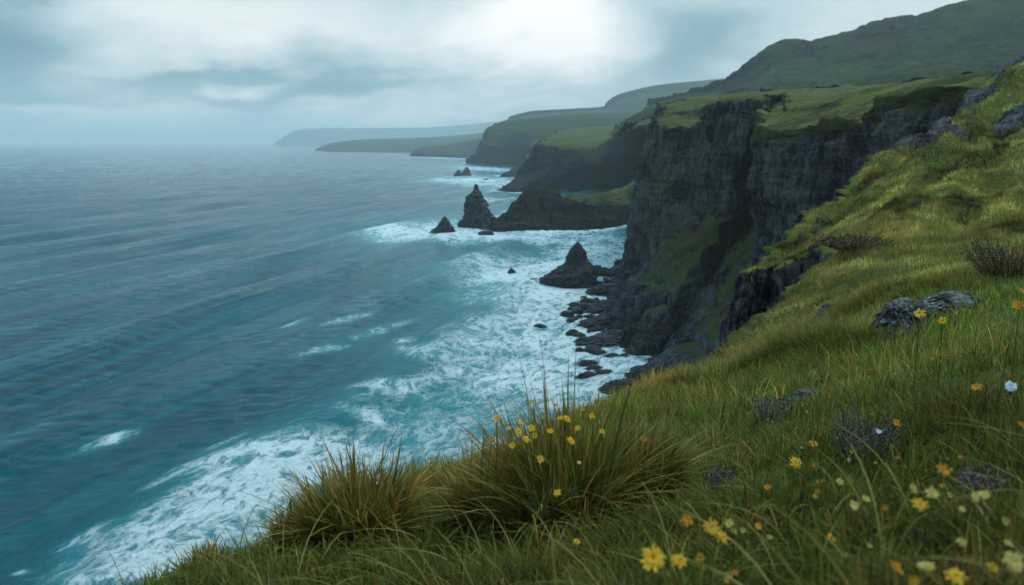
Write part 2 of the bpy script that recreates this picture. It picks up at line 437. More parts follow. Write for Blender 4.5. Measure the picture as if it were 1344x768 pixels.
# --- farthest pale headland
FY = 24000
HB = [
    [w3(*P(354, 190, FY)[:2], -20), w3(*P(359, 189, FY)), w3(*P(361, 188, FY + 60)), w3(*P(363, 187, FY + 400))],
    [w3(*P(362, 190, FY)[:2], -20), P(366, 186, FY + 60), P(370, 181, FY + 200), P(385, 177, FY + 3000)],
    [w3(*P(378, 190, FY)[:2], -20), P(380, 180, FY + 60), P(386, 172, FY + 200), P(395, 170, FY + 3000)],
    [w3(*P(410, 190, FY)[:2], -20), P(410, 178, FY + 60), P(412, 170.5, FY + 200), P(420, 168, FY + 3000)],
    [w3(*P(480, 190, FY)[:2], -20), P(480, 178, FY + 60), P(482, 170, FY + 200), P(490, 168, FY + 3000)],
    [w3(*P(560, 190, FY)[:2], -20), P(560, 178, FY + 60), P(562, 169, FY + 200), P(570, 167, FY + 3000)],
    [w3(*P(640, 190, FY)[:2], -20), P(640, 176, FY + 60), P(642, 165, FY + 200), P(650, 160, FY + 3000)],
    [w3(*P(740, 190, FY)[:2], -20), P(740, 170, FY + 60), P(742, 155, FY + 200), P(750, 150, FY + 3000)],
]
land('far_headland', HB, [8, 12, 20, 30, 30, 30, 30], [14, 14, 14], M_FAR, 12, .35, grassy=.9, topbump=.3)

# --- plateau mountain behind, and the big hill on the right
def st4(front, mid, top, back):
    return [front, mixp(front, mid, .6), mid, mixp(mid, top, .55), top, back]
HM = [
    st4(P(640, 170, 6000), P(664, 160, 6800), P(669, 153, 7000), (0, 9000, 300)),
    st4(P(680, 170, 5800), P(690, 157, 6700), P(698, 146, 7000), (250, 9500, 350)),
    st4(P(750, 168, 5600), P(750, 152, 6500), P(755, 142.5, 7000), (700, 9500, 380)),
    st4(P(790, 168, 5400), P(792, 150, 6300), P(793, 139.5, 6900), (1000, 9500, 430)),
    st4(P(805, 168, 5400), P(806, 148, 6300), P(811, 124, 6800), (1200, 9500, 500)),
    st4(P(860, 165, 5200), P(858, 143, 6200), P(860, 112, 6900), (1700, 9500, 560)),
    st4(P(930, 160, 5000), P(930, 138, 6200), P(935, 104.5, 7000), (2400, 9500, 620)),
    st4(P(1010, 150, 5000), P(1010, 128, 6200), P(1012, 98, 7000), (3000, 9500, 620)),
]
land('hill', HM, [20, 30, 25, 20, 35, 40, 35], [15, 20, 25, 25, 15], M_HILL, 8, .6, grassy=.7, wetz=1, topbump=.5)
HF = [
    st4(P(800, 176, 1500), P(840, 150, 2500), P(862, 132, 2700), (900, 4200, 180)),
    st4(P(840, 160, 1200), P(890, 132, 2300), P(905, 124, 2500), (1100, 4200, 200)),
    st4(P(870, 148, 1100), P(925, 124, 2200), P(948, 110, 2450), (1300, 4200, 260)),
    st4(P(900, 142, 1050), P(955, 119, 2050), P(972, 93, 2400), (1400, 4200, 380)),
    st4(P(930, 136, 1000), P(990, 115, 1900), P(1004, 66, 2350), (1500, 4200, 460)),
    st4(P(970, 132, 980), P(1030, 112, 1850), P(1032, 52.5, 2350), (1650, 4200, 500)),
    st4(P(1010, 128, 950), P(1080, 108, 1800), P(1068, 54, 2350), (1800, 4200, 520)),
    st4(P(1060, 124, 900), P(1130, 104, 1700), P(1120, 41, 2350), (2000, 4200, 560)),
    st4(P(1110, 118, 850), P(1190, 99, 1600), P(1190, 24, 2350), (2300, 4200, 580)),
    st4(P(1170, 112, 800), P(1260, 92, 1500), P(1270, 3, 2350), (2600, 4200, 600)),
    st4(P(1230, 108, 700), P(1350, 82, 1400), P(1350, -22, 2300), (2900, 4200, 600)),
    st4(P(1330, 100, 600), P(1500, 66, 1300), P(1500, -50, 1900), (3300, 4000, 600)),
    st4((600, 500, 130), (1400, 900, 240), (2300, 1600, 560), (3600, 2600, 600)),
]
def rg_hf(TS, TR, G, n):
    r = fbm(G[..., 0] / 300, G[..., 1] / 300, G[..., 2] / 150, 5)
    return .95 - .85 * sst(-.12, .22, r) * sst(1.9, 2.8, TR)
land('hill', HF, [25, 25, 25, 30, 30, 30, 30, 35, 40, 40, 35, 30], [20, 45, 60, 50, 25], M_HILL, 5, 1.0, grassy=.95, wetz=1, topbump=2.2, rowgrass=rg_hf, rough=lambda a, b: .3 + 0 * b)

# ------------------------------------------------------------------ near slope
CPTS = [  # px, py, Y
    (220, 768, 3.0), (672, 768, 2.0), (1000, 768, 1.5), (1344, 768, 1.2), (1344, 1100, .6), (672, 1200, .75), (250, 1150, 1.1),
    (400, 705, 3.5), (500, 668, 4.0), (600, 628, 4.5), (740, 690, 3.0), (720, 590, 5.6), (840, 520, 9), (930, 488, 14), (900, 600, 3.8),
    (1000, 700, 1.9), (1000, 445, 20), (1000, 560, 5.0), (1040, 500, 8), (1100, 500, 6.8), (1100, 400, 16), (1060, 440, 15), (1010, 350, 46),
    (1100, 350, 30), (1200, 350, 24), (1200, 420, 11), (1200, 500, 5.2), (1200, 600, 2.6), (1200, 280, 55), (1050, 302, 62), (1100, 276, 78),
    (1150, 240, 97), (1200, 203, 120), (1245, 160, 148), (1344, 152, 125), (1344, 200, 90), (1344, 250, 60), (1344, 330, 22), (1344, 400, 9),
    (1344, 500, 4), (1344, 600, 2.3), (1290, 120, 160), (1344, 98, 175), (1240, 225, 90), (1270, 300, 40), (1150, 320, 45),
    (1500, 80, 190), (1500, 200, 80), (1500, 300, 25), (1500, 420, 6), (1500, 600, 2), (1500, 768, 1.1),
]
pts = [P(*c) for c in CPTS]
EXTRA = [(8, 0, .1), (30, 2, 6), (100, 10, 30), (240, 30, 80), (2.2, 0, -.9), (.8, -.1, -1.35), (-.9, 0, -1.7), (-2.5, 0, -2.3), (-8, 0, -5), (180, 230, 26), (120, 235, 18),
         (-.3, .3, -1.5), (-6, 3, -5)]
pts += [(a, b, CAMZ + c) for a, b, c in EXTRA]
pts = np.array(pts)
def warp(x, y):
    r = np.sqrt(x * x + y * y) + .15
    th = np.arctan2(x, y)
    return th * 1.6, np.log(r), r
wu, wv, wr = warp(pts[:, 0], pts[:, 1])
qv = (pts[:, 2] - CAMZ) / wr
def phi(d2): return np.where(d2 > 1e-12, .5 * d2 * np.log(np.maximum(d2, 1e-12)), 0)
n_ = len(pts)
K = phi((wu[:, None] - wu) ** 2 + (wv[:, None] - wv) ** 2) + np.eye(n_) * .004
Q = np.stack([np.ones(n_), wu, wv], 1)
Am = np.block([[K, Q], [Q.T, np.zeros((3, 3))]])
sol = np.linalg.solve(Am, np.concatenate([qv, np.zeros(3)]))
EDGE = np.array([(-14, -8), (-7, -1.5), (-4.2, 1.2), (-2.7, 2.2), (-1.55, 3.0), (-1.1, 3.5), (-.78, 4.0), (-.33, 4.55), (.2, 5.8), (.75, 7.2), (1.6, 9.1), (3.8, 14.0), (6.3, 19.5),
                 (8.6, 23), (13.5, 31), (17.6, 40.6), (16.8, 42.6), (14.9, 44.2), (15.6, 50), (22, 60), (32.5, 75), (45.5, 95), (62.5, 120), (83, 148), (96, 165), (125, 190), (240, 240)], float)
def edge_dist(x, y):
    best = np.full(x.shape, 1e9); sgn = np.ones(x.shape)
    for a, b in zip(EDGE[:-1], EDGE[1:]):
        d = b - a; L = d @ d
        t = np.clip(((x - a[0]) * d[0] + (y - a[1]) * d[1]) / L, 0, 1)
        ex = x - (a[0] + t * d[0]); ey = y - (a[1] + t * d[1])
        dd = np.hypot(ex, ey)
        c = d[0] * ey - d[1] * ex      # >0 : left of the edge (seaward)
        m_ = dd < best - 1e-9
        best = np.where(m_, dd, best); sgn = np.where(m_, np.where(c > 0, 1.0, -1.0), sgn)
    return best * sgn
def ground_h(x, y, detail=True, full=False):
    x = np.asarray(x, float); y = np.asarray(y, float)
    shp = x.shape; xf = x.ravel(); yf = y.ravel()
    u, v, r = warp(xf, yf)
    q = sol[n_] + sol[n_ + 1] * u + sol[n_ + 2] * v
    for i in range(n_):
        q = q + sol[i] * phi((u - wu[i]) ** 2 + (v - wv[i]) ** 2)
    h = q * r
    h = np.minimum(h, 45 + 0 * h)
    sc = np.clip(r / 30, .02, 1.0)
    n1 = fbm(xf / 9, yf / 9, 0, 4); 
    wig = fbm(xf / (1 + 3.5 * sc), yf / (1 + 3.5 * sc), 3.0, 4) * (0.25 + 2.2 * sc)
    d = edge_dist(xf, yf) + .6 * wig * sst(6, 30, r) - 3.0 * sst(50, 78, yf) * sst(150, 115, yf)
    far = sst(24, 38, yf)
    sl = 1.5 + far * 6.5
    wid = (1.2 + .10 * r) * (1 - far) + far * .35
    dp = np.maximum(d, 0)
    drop = sl * dp * dp / (dp + wid)
    lim = 62 + 10 * n1
    drop = np.where(drop > lim, lim + (drop - lim) * .12, drop)
    rock = sst(.3, 2.0, drop) * far * sst(8, 20, r)
    # turf brow overhanging slightly before the drop, hummocks and terracettes
    if detail:
        h = h + sst(3, 12, r) * (1 - sst(0, 3, dp)) * (.9 * sc ** .7 * fbm(xf / 7, yf / 7, 1.3, 4) + .16 * fbm(xf / 1.6, yf / 1.6, 4.3, 4) * (1 - sst(40, 90, r)))
        h = h + (1 - sst(6, 16, r)) * sst(.8, 2.2, r) * (.06 * fbm(xf / .6, yf / .6, 1.3, 4) + .16 * fbm(xf / 1.7, yf / 1.7, 6.3, 3))
        # terracettes running along the slope
        al = xf * .57 + yf * .82; ac = xf * .82 - yf * .57
        tt = fbm(al / 34, ac / 8.5, .5, 3, .4)
        t2 = fbm(al / 9 + 3, ac / 3.0, 5.5, 4, .55, ridged=True)
        h = h + sst(14, 60, r) * (1 - sst(0, 3, dp)) * (5.0 * tt + .25 * t2) * np.clip(r / 90, .12, 1.3)
        ro = fbm(al / 26, ac / 9, 8.8, 5, .6)
        oc = sst(.10, .25, ro + .16 * sst(120, 150, r) - .22 + .15 * sst(-9, -1, d)) * sst(55, 80, r)
        h = h + oc * (.5 + 1.3 * fbm(al / 9, ac / 4, h / 3, 4, .55, ridged=True)) * (1 - sst(0, 4, dp))
        rock = np.maximum(rock, oc)
        h = h + rock * far * (dp > 0) * 3.0 * fbm(xf / 3, yf / 3, (h - drop) / 9, 5, .6) * sst(0, 3, dp)
    z = CAMZ + h - drop
    z = np.maximum(z, -6)
    if full: return z.reshape(shp), rock.reshape(shp), d.reshape(shp), r.reshape(shp)
    return z.reshape(shp)

TH = np.concatenate([np.linspace(-95, -35, 60)[:-1], np.linspace(-35, 0, 260)[:-1], np.linspace(0, 42, 620)[:-1], np.linspace(42, 95, 60)])
RR = np.concatenate([np.exp(np.linspace(math.log(.22), math.log(20), 260))[:-1], np.exp(np.linspace(math.log(20), math.log(280), 420))])
TT, RG = np.meshgrid(np.radians(TH), RR, indexing='ij')
X = RG * np.sin(TT); Y = RG * np.cos(TT)
Z, rock, ed, rr_ = ground_h(X, Y, full=True)
GN = np.stack([X, Y, Z], -1)
nn = gnormals(GN); nn *= np.sign(nn[..., 2:3] + 1e-6)
# push steep faces about sideways so that they read as broken rock
stp = sst(.25, .7, 1 - nn[..., 2]) * sst(14, 25, rr_)
dsp = stp * (1.3 * fbm(X / 5, Y / 5, Z / 9, 5, .6) + .9 * fbm(X / 12, Y / 12, Z / 2.2, 4, .6) + .8 * fbm(X / 1.6, Y / 1.6, Z / 9, 3, ridged=True))
GN = GN + nn * dsp[..., None]
n2 = gnormals(GN); n2 *= np.sign(n2[..., 2:3] + 1e-6)
gr_ = sst(.38, .66, n2[..., 2] + .12 * fbm(X / 4, Y / 4, Z / 4, 3)) * (1 - .75 * rock * sst(8, 25, rr_))
mo_ = sst(2.5, 0, ed) * sst(-2, .3, ed) * .5
near = mesh_np('grass_slope', GN, [grid_faces(*GN.shape[:2], flip=True)], M_NEAR, {'grass': gr_, 'wet': Z * 0, 'moss': mo_})
near['kind'] = 'structure'

def ground_pt(px, py, hoff=0.0, y0=.4, y1=170):
    """first point along the photo ray that comes within hoff of the ground"""
    Ys = np.exp(np.linspace(math.log(y0), math.log(y1), 1400))
    a, b, c = ray(px, py)
    xs = a / b * Ys; zs = CAMZ + c / b * Ys
    g = ground_h(xs, Ys)
    hit = np.nonzero(zs <= g + hoff)[0]
    i = hit[0] if len(hit) else int(np.argmin(zs - g))
    return xs[i], Ys[i], g[i], zs[i]

# ------------------------------------------------------------------ grass blades
GREENS = np.array([(.040, .076, .012), (.064, .100, .016), (.095, .130, .020), (.022, .044, .012), (.120, .128, .024)])
STRAWS = np.array([(.20, .14, .03), (.30, .22, .07), (.15, .085, .018), (.085, .055, .014), (.22, .11, .018)])

def blades(root, h, w, az, bend, col, face=None, seg=3, tipcol=None, curl=1.0, rng=RNG, drop=0.0):
    """root (N,3); returns verts, polys, cols. az: lean direction, bend 0..1.2"""
    Nn = len(root)
    dirv = np.stack([np.cos(az), np.sin(az), 0 * az], 1)
    if face is None: face = az + np.pi / 2 + rng.normal(0, .5, Nn)
    fv = np.stack([np.cos(face), np.sin(face), 0 * face], 1)
    V = []; C = []
    if tipcol is None: tipcol = col
    for i in range(seg + 1):
        t = i / seg
        up = h * (t - .38 * bend * t * t - .25 * drop * t ** 3)
        out = h * bend * (.35 * t + .65 * t ** 2.0) * curl
        c = root + dirv * out[:, None] + np.array([0, 0, 1]) * up[:, None]
        cc = col * (1 - t ** 1.6) + tipcol * t ** 1.6
        if i < seg:
            ww = (w * (1 - .8 * t ** 1.5) * .5)[:, None]
            V += [c - fv * ww, c + fv * ww]; C += [cc, cc]
        else:
            V.append(c); C.append(cc)
    V = np.stack(V, 1); C = np.stack(C, 1)
    kv = 2 * seg + 1
    base = (np.arange(Nn) * kv)[:, None]
    quads = [base + np.array([[2 * i, 2 * i + 1, 2 * i + 3, 2 * i + 2]]) for i in range(seg - 1)]
    tri = base + np.array([[2 * seg - 2, 2 * seg - 1, 2 * seg]])
    pl = []
    if quads: pl.append(np.concatenate(quads))
    pl.append(tri)
    return V.reshape(-1, 3), pl, C.reshape(-1, 3)

def merge(parts):
    V = []; Cc = []; byk = {}; off = 0
    for v, pl, c in parts:
        for p_ in pl: byk.setdefault(p_.shape[1], []).append(p_ + off)
        V.append(v); Cc.append(c); off += len(v)
    return np.concatenate(V), [np.concatenate(b) for b in byk.values()], np.concatenate(Cc)

def colour_pick(x, y, n, rng, straw_bias=0.0):
    pn = 1.1 * fbm(x / 2.2, y / 2.2, 5.0, 4) + .9 * fbm(x / 13, y / 9, 2.0, 4) + .6 * fbm(x / .7, y / .7, 2.0, 2)
    pr = np.clip(.24 + 1.0 * pn + straw_bias, .02, .95)
    isS = rng.random(n) < pr
    g = GREENS[rng.integers(0, 5, n)]; s_ = STRAWS[rng.integers(0, 5, n)]
    rr_ = np.hypot(x, y); co_ = sst(6, 30, rr_)[:, None]
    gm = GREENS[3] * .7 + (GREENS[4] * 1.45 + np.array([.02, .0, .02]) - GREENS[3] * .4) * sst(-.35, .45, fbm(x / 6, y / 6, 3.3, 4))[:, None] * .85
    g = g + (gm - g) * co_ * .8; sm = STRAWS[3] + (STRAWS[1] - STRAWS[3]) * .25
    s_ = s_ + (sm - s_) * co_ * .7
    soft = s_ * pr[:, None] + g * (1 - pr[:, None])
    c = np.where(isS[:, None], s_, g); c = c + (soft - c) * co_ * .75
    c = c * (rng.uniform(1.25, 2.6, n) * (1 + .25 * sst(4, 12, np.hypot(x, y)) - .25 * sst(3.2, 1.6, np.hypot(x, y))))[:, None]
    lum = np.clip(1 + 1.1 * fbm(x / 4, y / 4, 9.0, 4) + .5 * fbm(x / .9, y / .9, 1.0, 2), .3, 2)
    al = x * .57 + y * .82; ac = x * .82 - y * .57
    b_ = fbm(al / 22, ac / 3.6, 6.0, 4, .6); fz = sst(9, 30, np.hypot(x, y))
    lum = lum * (1 + fz * np.clip(2.6 * b_, -.72, 1.0))  # far slope: shade of hollows put into blade colour as dark bands
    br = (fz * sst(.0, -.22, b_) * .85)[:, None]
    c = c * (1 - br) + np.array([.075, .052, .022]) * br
    return c * lum[:, None], isS

def cover(Nn, r0, r1, hb, name, label, thr=(-42, 50), seg=3, seed=1, wf=.0009):
    rng = np.random.default_rng(seed)
    th = np.radians(rng.uniform(thr[0], thr[1], Nn)); r = np.exp(rng.uniform(math.log(r0), math.log(r1), Nn))
    x = r * np.sin(th); y = r * np.cos(th)
    # half of the blades gather in small tufts
    nc = Nn // 70
    ct = np.radians(rng.uniform(thr[0], thr[1], nc)); cr_ = np.exp(rng.uniform(math.log(r0), math.log(r1), nc))
    ci = rng.integers(0, nc, Nn); inc = rng.random(Nn) < .55
    sg = (.018 + .011 * cr_) * rng.uniform(.5, 1.5, nc)
    ox = rng.normal(0, 1, Nn) * sg[ci]; oy = rng.normal(0, 1, Nn) * sg[ci]
    x = np.where(inc, (cr_ * np.sin(ct))[ci] + ox, x); y = np.where(inc, (cr_ * np.cos(ct))[ci] + oy, y)
    r = np.hypot(x, y)
    chh = rng.uniform(.8, 1.9, nc); cS = rng.random(nc)
    z, rk, d, _ = ground_h(x, y, full=True)
    patch = fbm(x / 1.1, y / 1.1, 7.7, 3)
    keep = (d < .6 + .12 * r) & (rk < .45) & (r > r0 * .8)
    x, y, z, d, r, patch, ci, inc, ox, oy = [a[keep] for a in (x, y, z, d, r, patch, ci, inc, ox, oy)]
    n = len(x)
    lng = np.clip(1 + 1.5 * patch, .3, 2.2)
    h = hb(r) * rng.uniform(.5, 1.25, n) * np.where(inc, np.sqrt(lng) * chh[ci], lng)
    w = np.maximum(.0026 + .0016 * np.minimum(r, 2.0), r * wf) * rng.uniform(.7, 1.4, n)
    # combed by wind and gravity: down the slope to the left, swirls by patch
    az = np.pi + .55 + 1.3 * fbm(x / (.8 + r * .08), y / (.8 + r * .08), 1.0, 3) + rng.normal(0, .75, n)
    az = np.where(inc & (rng.random(n) < .7), np.arctan2(oy, ox) + rng.normal(0, .4, n), az)
    bend = np.clip(rng.normal(.62, .28, n) - .12 * inc, .1, 1.25)
    edgeS = .32 * sst(-2.0 - .1 * 5, .5, d) * sst(2, 6, r) - .05
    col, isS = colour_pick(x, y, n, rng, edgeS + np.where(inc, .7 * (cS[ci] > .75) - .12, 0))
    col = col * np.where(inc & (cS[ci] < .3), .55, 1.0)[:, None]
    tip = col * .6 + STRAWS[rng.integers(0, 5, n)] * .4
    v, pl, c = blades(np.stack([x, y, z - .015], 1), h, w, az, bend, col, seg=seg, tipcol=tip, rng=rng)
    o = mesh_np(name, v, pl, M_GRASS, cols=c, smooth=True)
    tag(o, label, 'grass', kind='stuff')
    return o
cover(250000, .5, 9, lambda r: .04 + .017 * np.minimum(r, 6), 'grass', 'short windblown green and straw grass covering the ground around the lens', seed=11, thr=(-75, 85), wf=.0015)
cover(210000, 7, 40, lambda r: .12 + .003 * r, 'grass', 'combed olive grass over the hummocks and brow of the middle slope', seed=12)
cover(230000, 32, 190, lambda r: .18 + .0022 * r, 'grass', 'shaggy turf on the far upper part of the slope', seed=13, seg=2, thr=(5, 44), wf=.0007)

# arching seed stems scattered through the foreground
rng = np.random.default_rng(21)
nS = 520
th = np.radians(rng.uniform(-30, 42, nS)); r = np.exp(rng.uniform(math.log(1.0), math.log(9), nS))
x = r * np.sin(th); y = r * np.cos(th); z, rk, d, _ = ground_h(x, y, full=True)
k_ = (d < .3); x, y, z, r = x[k_], y[k_], z[k_], r[k_]; n = len(x)
col = STRAWS[rng.integers(0, 2, n)] * .75 + GREENS[rng.integers(0, 5, n)] * .5
v, pl, c = blades(np.stack([x, y, z], 1), rng.uniform(.16, .34, n), rng.uniform(.003, .006, n), rng.normal(np.pi + .3, 1.1, n), rng.uniform(.5, 1.35, n), col, seg=7, rng=rng, drop=.5)
tag(mesh_np('seed_grass', v, pl, M_GRASS, cols=c), 'long pale arching grass stems standing above the short turf', 'grass', kind='stuff')

def tussock(px, py, wpx, hpx, label, n=2600, straw=.3, lean=None, seed=0, spread=.8, w=.0095, droopy=.0, Yfix=None, bend0=.16, rootf=.5):
    """px,py: base centre in the photo; wpx/hpx: apparent width and height"""
    rng = np.random.default_rng(100 + seed)
    cx, cy, cz, _ = ground_pt(px, py)
    if Yfix:
        cy = Yfix; a, b, c_ = ray(px, py); cx = a / b * Yfix; cz = float(ground_h(np.array([cx]), np.array([cy]))[0])
    rad = wpx / F * cy / 2; H = hpx / F * cy
    rr = np.sqrt(rng.random(n)) * rad * rootf; aa = rng.uniform(0, 2 * np.pi, n)
    x = cx + rr * np.cos(aa); y = cy + rr * np.sin(aa)
    z = ground_h(x, y)
    fr = rr / (rad * rootf)
    cl = rng.integers(0, 26, n); ca = rng.normal(0, .45, 26); ch = rng.uniform(.5, 1.2, 26); cb = rng.normal(0, .14, 26); aa = (cl + rng.uniform(0, 1.6, n)) / 26 * 2 * np.pi
    ecc = rng.uniform(.75, 1.5); x = cx + rr * np.cos(aa) * ecc; y = cy + rr * np.sin(aa) * .8; z = ground_h(x, y)
    h = H * rng.uniform(.4, 1.0, n) * (1 - .25 * fr) * 1.05 * ch[cl]
    if rootf > .8: h = h * np.sqrt(np.clip(1.05 - fr ** 2, .1, 1)) * .75
    k = rng.random(n) < .10
    h = np.where(k, h * 1.22, h)
    az = aa + ca[cl] + rng.normal(0, .3, n)
    if lean is not None: az = np.where(rng.random(n) < .45, lean + rng.normal(0, .5, n), az)
    bend = np.clip(bend0 + spread * fr * rng.uniform(.3, 1.1, n) + cb[cl] + rng.normal(0, .10, n) + droopy * rng.random(n), .02, 1.3)
    bend = np.where(k, bend * .5, bend)
    messy = rng.random(n) < .14; az = np.where(messy, rng.uniform(0, 6.28, n), az); bend = np.where(messy, rng.uniform(.3, 1.25, n), bend)
    isS = rng.random(n) < straw
    col = np.where(isS[:, None], STRAWS[rng.integers(0, 5, n)], GREENS[rng.integers(0, 5, n)]) * rng.uniform(1.0, 2.2, n)[:, None]
    tip = STRAWS[rng.integers(0, 5, n)] * .9 + col * .35
    ww = np.maximum(w, cy * .0008) * rng.choice([.5, .8, 1.1, 1.7], n)
    root = np.stack([x - cx, y - cy, z - cz - .02], 1)
    v, pl, c = blades(root, h, ww, az, bend, col, seg=5, tipcol=tip, rng=rng)
    o = mesh_np('grass_tussock', v, pl, M_GRASS, cols=c)
    o.location = (cx, cy, cz)
    tag(o, label, 'grass tussock', 'tufts of long grass on the slope')
    return o
TUS = [
    (740, 690, 262, 255, 'large bushy tussock of tall grass with yellow flowers in the middle foreground', dict(n=3600, straw=.34, Yfix=3.1, spread=.62, lean=2.3)),
    (645, 660, 130, 150, 'rusty brown side tuft against the left flank of the large flowering tussock', dict(n=1800, straw=.75, Yfix=3.4)),
    (820, 660, 160, 165, 'green fountain of grass on the right flank of the large flowering tussock', dict(n=3000, straw=.12, Yfix=3.3, lean=.3)),
    (470, 730, 180, 150, 'wide spiky tussock on the cliff brow left of the large flowering one', dict(n=3600, straw=.45, Yfix=3.2, lean=2.7)),
    (385, 745, 90, 85, 'dark leaning tuft at the left end of the spiky tussock', dict(n=900, straw=.5, Yfix=3.2, lean=2.9)),
    (270, 768, 90, 60, 'small ragged tuft lowest on the cliff brow, at the bottom left', dict(n=700, straw=.45, Yfix=3.1, lean=2.6)),
    (560, 660, 90, 60, 'low sparse tuft on the brow between the two big tussocks', dict(n=700, straw=.5, Yfix=4.0)),
    (975, 480, 120, 62, 'golden brown hummock of fine grass at the brow below the dark cliff', dict(n=4200, straw=.6, Yfix=12.5, rootf=.95, lean=2.9, droopy=.5)),
    (1060, 500, 190, 95, 'broad dark green hummock of combed grass left of the grey boulder', dict(n=6000, straw=.08, Yfix=9.5, rootf=.95, lean=2.9, droopy=.8)),
    (1150, 395, 150, 50, 'shaggy green mound of grass just above the grey boulder', dict(n=4000, straw=.2, Yfix=15, rootf=.95, lean=3.1, droopy=.6)),
    (1240, 380, 110, 45, 'green grass mound hanging over the right end of the grey boulder', dict(n=3000, straw=.25, Yfix=13.5, rootf=.95, lean=3.1, droopy=.6)),
    (880, 545, 100, 55, 'straw coloured tuft on the brow right of the large flowering tussock', dict(n=2000, straw=.6, Yfix=6.8, rootf=.95, lean=2.6)),
]
for i, (a, b, c, d, lab, kw) in enumerate(TUS):
    tussock(a, b, c, d, lab, seed=i, **kw)

# ------------------------------------------------------------------ rocks
def rock_mesh(name, mat, prof, seed, amp=.16, seg=48, nr=36, k=1.0, sq=1.0):
    """prof: list of (height, cx, cy, rx, ry) rings from bottom to top"""
    prof = np.array(prof, float)
    t = np.linspace(0, len(prof) - 1, nr)
    pr = np.stack([np.interp(t, np.arange(len(prof)), prof[:, j]) for j in range(5)], 1)
    a = np.linspace(0, 2 * np.pi, seg, endpoint=False)
    G = np.zeros((nr, seg, 3))
    G[..., 0] = pr[:, None, 1] + pr[:, None, 3] * np.cos(a)[None]
    G[..., 1] = pr[:, None, 2] + pr[:, None, 4] * np.sin(a)[None]
    G[..., 2] = pr[:, None, 0]
    H = prof[-1, 0] - prof[0, 0]
    s_ = seed * 13.7
    rad = np.minimum(pr[:, 3], pr[:, 4])[:, None] + .03 * H
    nx = fbm(G[..., 0] / (k * .25) + s_, G[..., 1] / (k * .25), G[..., 2] / (k * .4), 5, .6)
    rd = fbm(G[..., 0] / (k * .12) + s_, G[..., 1] / (k * .12), G[..., 2] / (k * .5), 4, .6, ridged=True)
    st = fbm(G[..., 0] / (k * .6) + s_, G[..., 1] / (k * .6), G[..., 2] / (k * .09), 4, .6)
    fin = fbm(G[..., 0] / (k * .10) + s_, G[..., 1] / (k * .10), G[..., 2] / (k * 1.5), 3, .6, ridged=True)
    m_ = 1 + amp * (3.2 * nx + 1.0 * (rd - .3) + .7 * st + 1.3 * (fin - .3))
    G[..., 0] = pr[:, None, 1] + (G[..., 0] - pr[:, None, 1]) * m_
    G[..., 1] = pr[:, None, 2] + (G[..., 1] - pr[:, None, 2]) * m_
    G[..., 2] += k * .04 * fbm(G[..., 0] / (k * .15) + 3, G[..., 1] / (k * .15), s_, 4) * np.linspace(.2, 1, nr)[:, None]
    # ring-major -> close top
    V = G.reshape(-1, 3)
    i = np.arange(nr - 1)[:, None]; j = np.arange(seg)[None]
    q = np.stack([i * seg + j, i * seg + (j + 1) % seg, (i + 1) * seg + (j + 1) % seg, (i + 1) * seg + j], -1).reshape(-1, 4)
    V = np.concatenate([V, G[-1].mean(0)[None] + [0, 0, .002 * H]])
    top = len(V) - 1; jj = np.arange(seg)
    tri = np.stack([(nr - 1) * seg + jj, (nr - 1) * seg + (jj + 1) % seg, np.full(seg, top)], 1)
    return mesh_np(name, V, [q, tri], mat, {'grass': V[:, 0] * 0, 'wet': V[:, 0] * 0, 'moss': V[:, 0] * 0}, smooth=False)

def stack(px_c, y_w, rows, label, seed, depth=.8, cat='sea stack', name='sea_stack', amp=.14, seg=72, nr=60, group=None):
    """rows: (py, left px, right px) from waterline up"""
    X0, Y0, _ = W(px_c, y_w)
    prof = []
    yo = Y0
    for py, l, r_ in rows:
        a = P(l, py, yo); b = P(r_, py, yo)
        prof.append((a[2], (a[0] + b[0]) / 2 - X0, 0, (b[0] - a[0]) / 2, (b[0] - a[0]) / 2 * depth))
    b0 = prof[0]
    prof = [(-4, b0[1], 0, b0[3] * 1.15, b0[4] * 1.15)] + [(max(b0[0], 0), *b0[1:])] + prof[1:]
    H = prof[-1][0]
    o = rock_mesh(name, M_BASALT, prof, seed, amp * 1.4, seg, nr, k=max(H * .6, 2.5))
    o.location = (X0, Y0 + b0[4] * .6, 0)
    tag(o, label, cat, group)
    SURF.append((X0, Y0 + b0[4] * .6, b0[3], b0[4]))
    return o
SURF = []
stack(628, 300, [(302, 605, 652), (287, 610, 647), (280, 611, 643), (272, 611.5, 638.5), (266, 612, 636), (258.5, 612.5, 632.5), (256, 616, 631.5), (252, 619, 630), (249.5, 621.5, 627.5), (244, 622, 626.5), (242.3, 622.8, 625.5)],
      'tallest black sea stack, a stepped spire at the seaward end of the low promontory', 1)
stack(750, 376, [(376, 717, 784), (370, 714, 783.5), (364, 718, 783), (358, 727, 782), (353, 735, 779), (348, 741, 775), (343, 744, 772), (337, 746, 770), (331, 748.5, 768), (326, 752, 765.5), (322, 755.5, 763), (319, 758, 760.5)],
      'dark sea stack with a sloping left shoulder, nearest of the stacks, in white surf', 2, amp=.085, depth=.6, nr=90, seg=100)
stack(583, 306, [(306, 567, 596), (301, 571, 593), (297, 575, 591), (292, 578, 589), (288, 580, 586), (284.5, 582, 584)],
      'small pointed black sea stack left of the tallest one', 3)
stack(611, 231, [(231, 605, 617), (227, 607, 616.5), (223, 609.5, 616), (220, 611, 614), (219, 612, 613)],
      'far pointed sea stack off the hazy headland, right part of a pair', 4, nr=30, seg=36)
stack(600, 231.5, [(231.5, 595, 606), (228, 597, 605), (224, 600, 604), (223, 601, 603)],
      'low double-humped rock at the left foot of the far sea stack', 5, nr=24, seg=30)
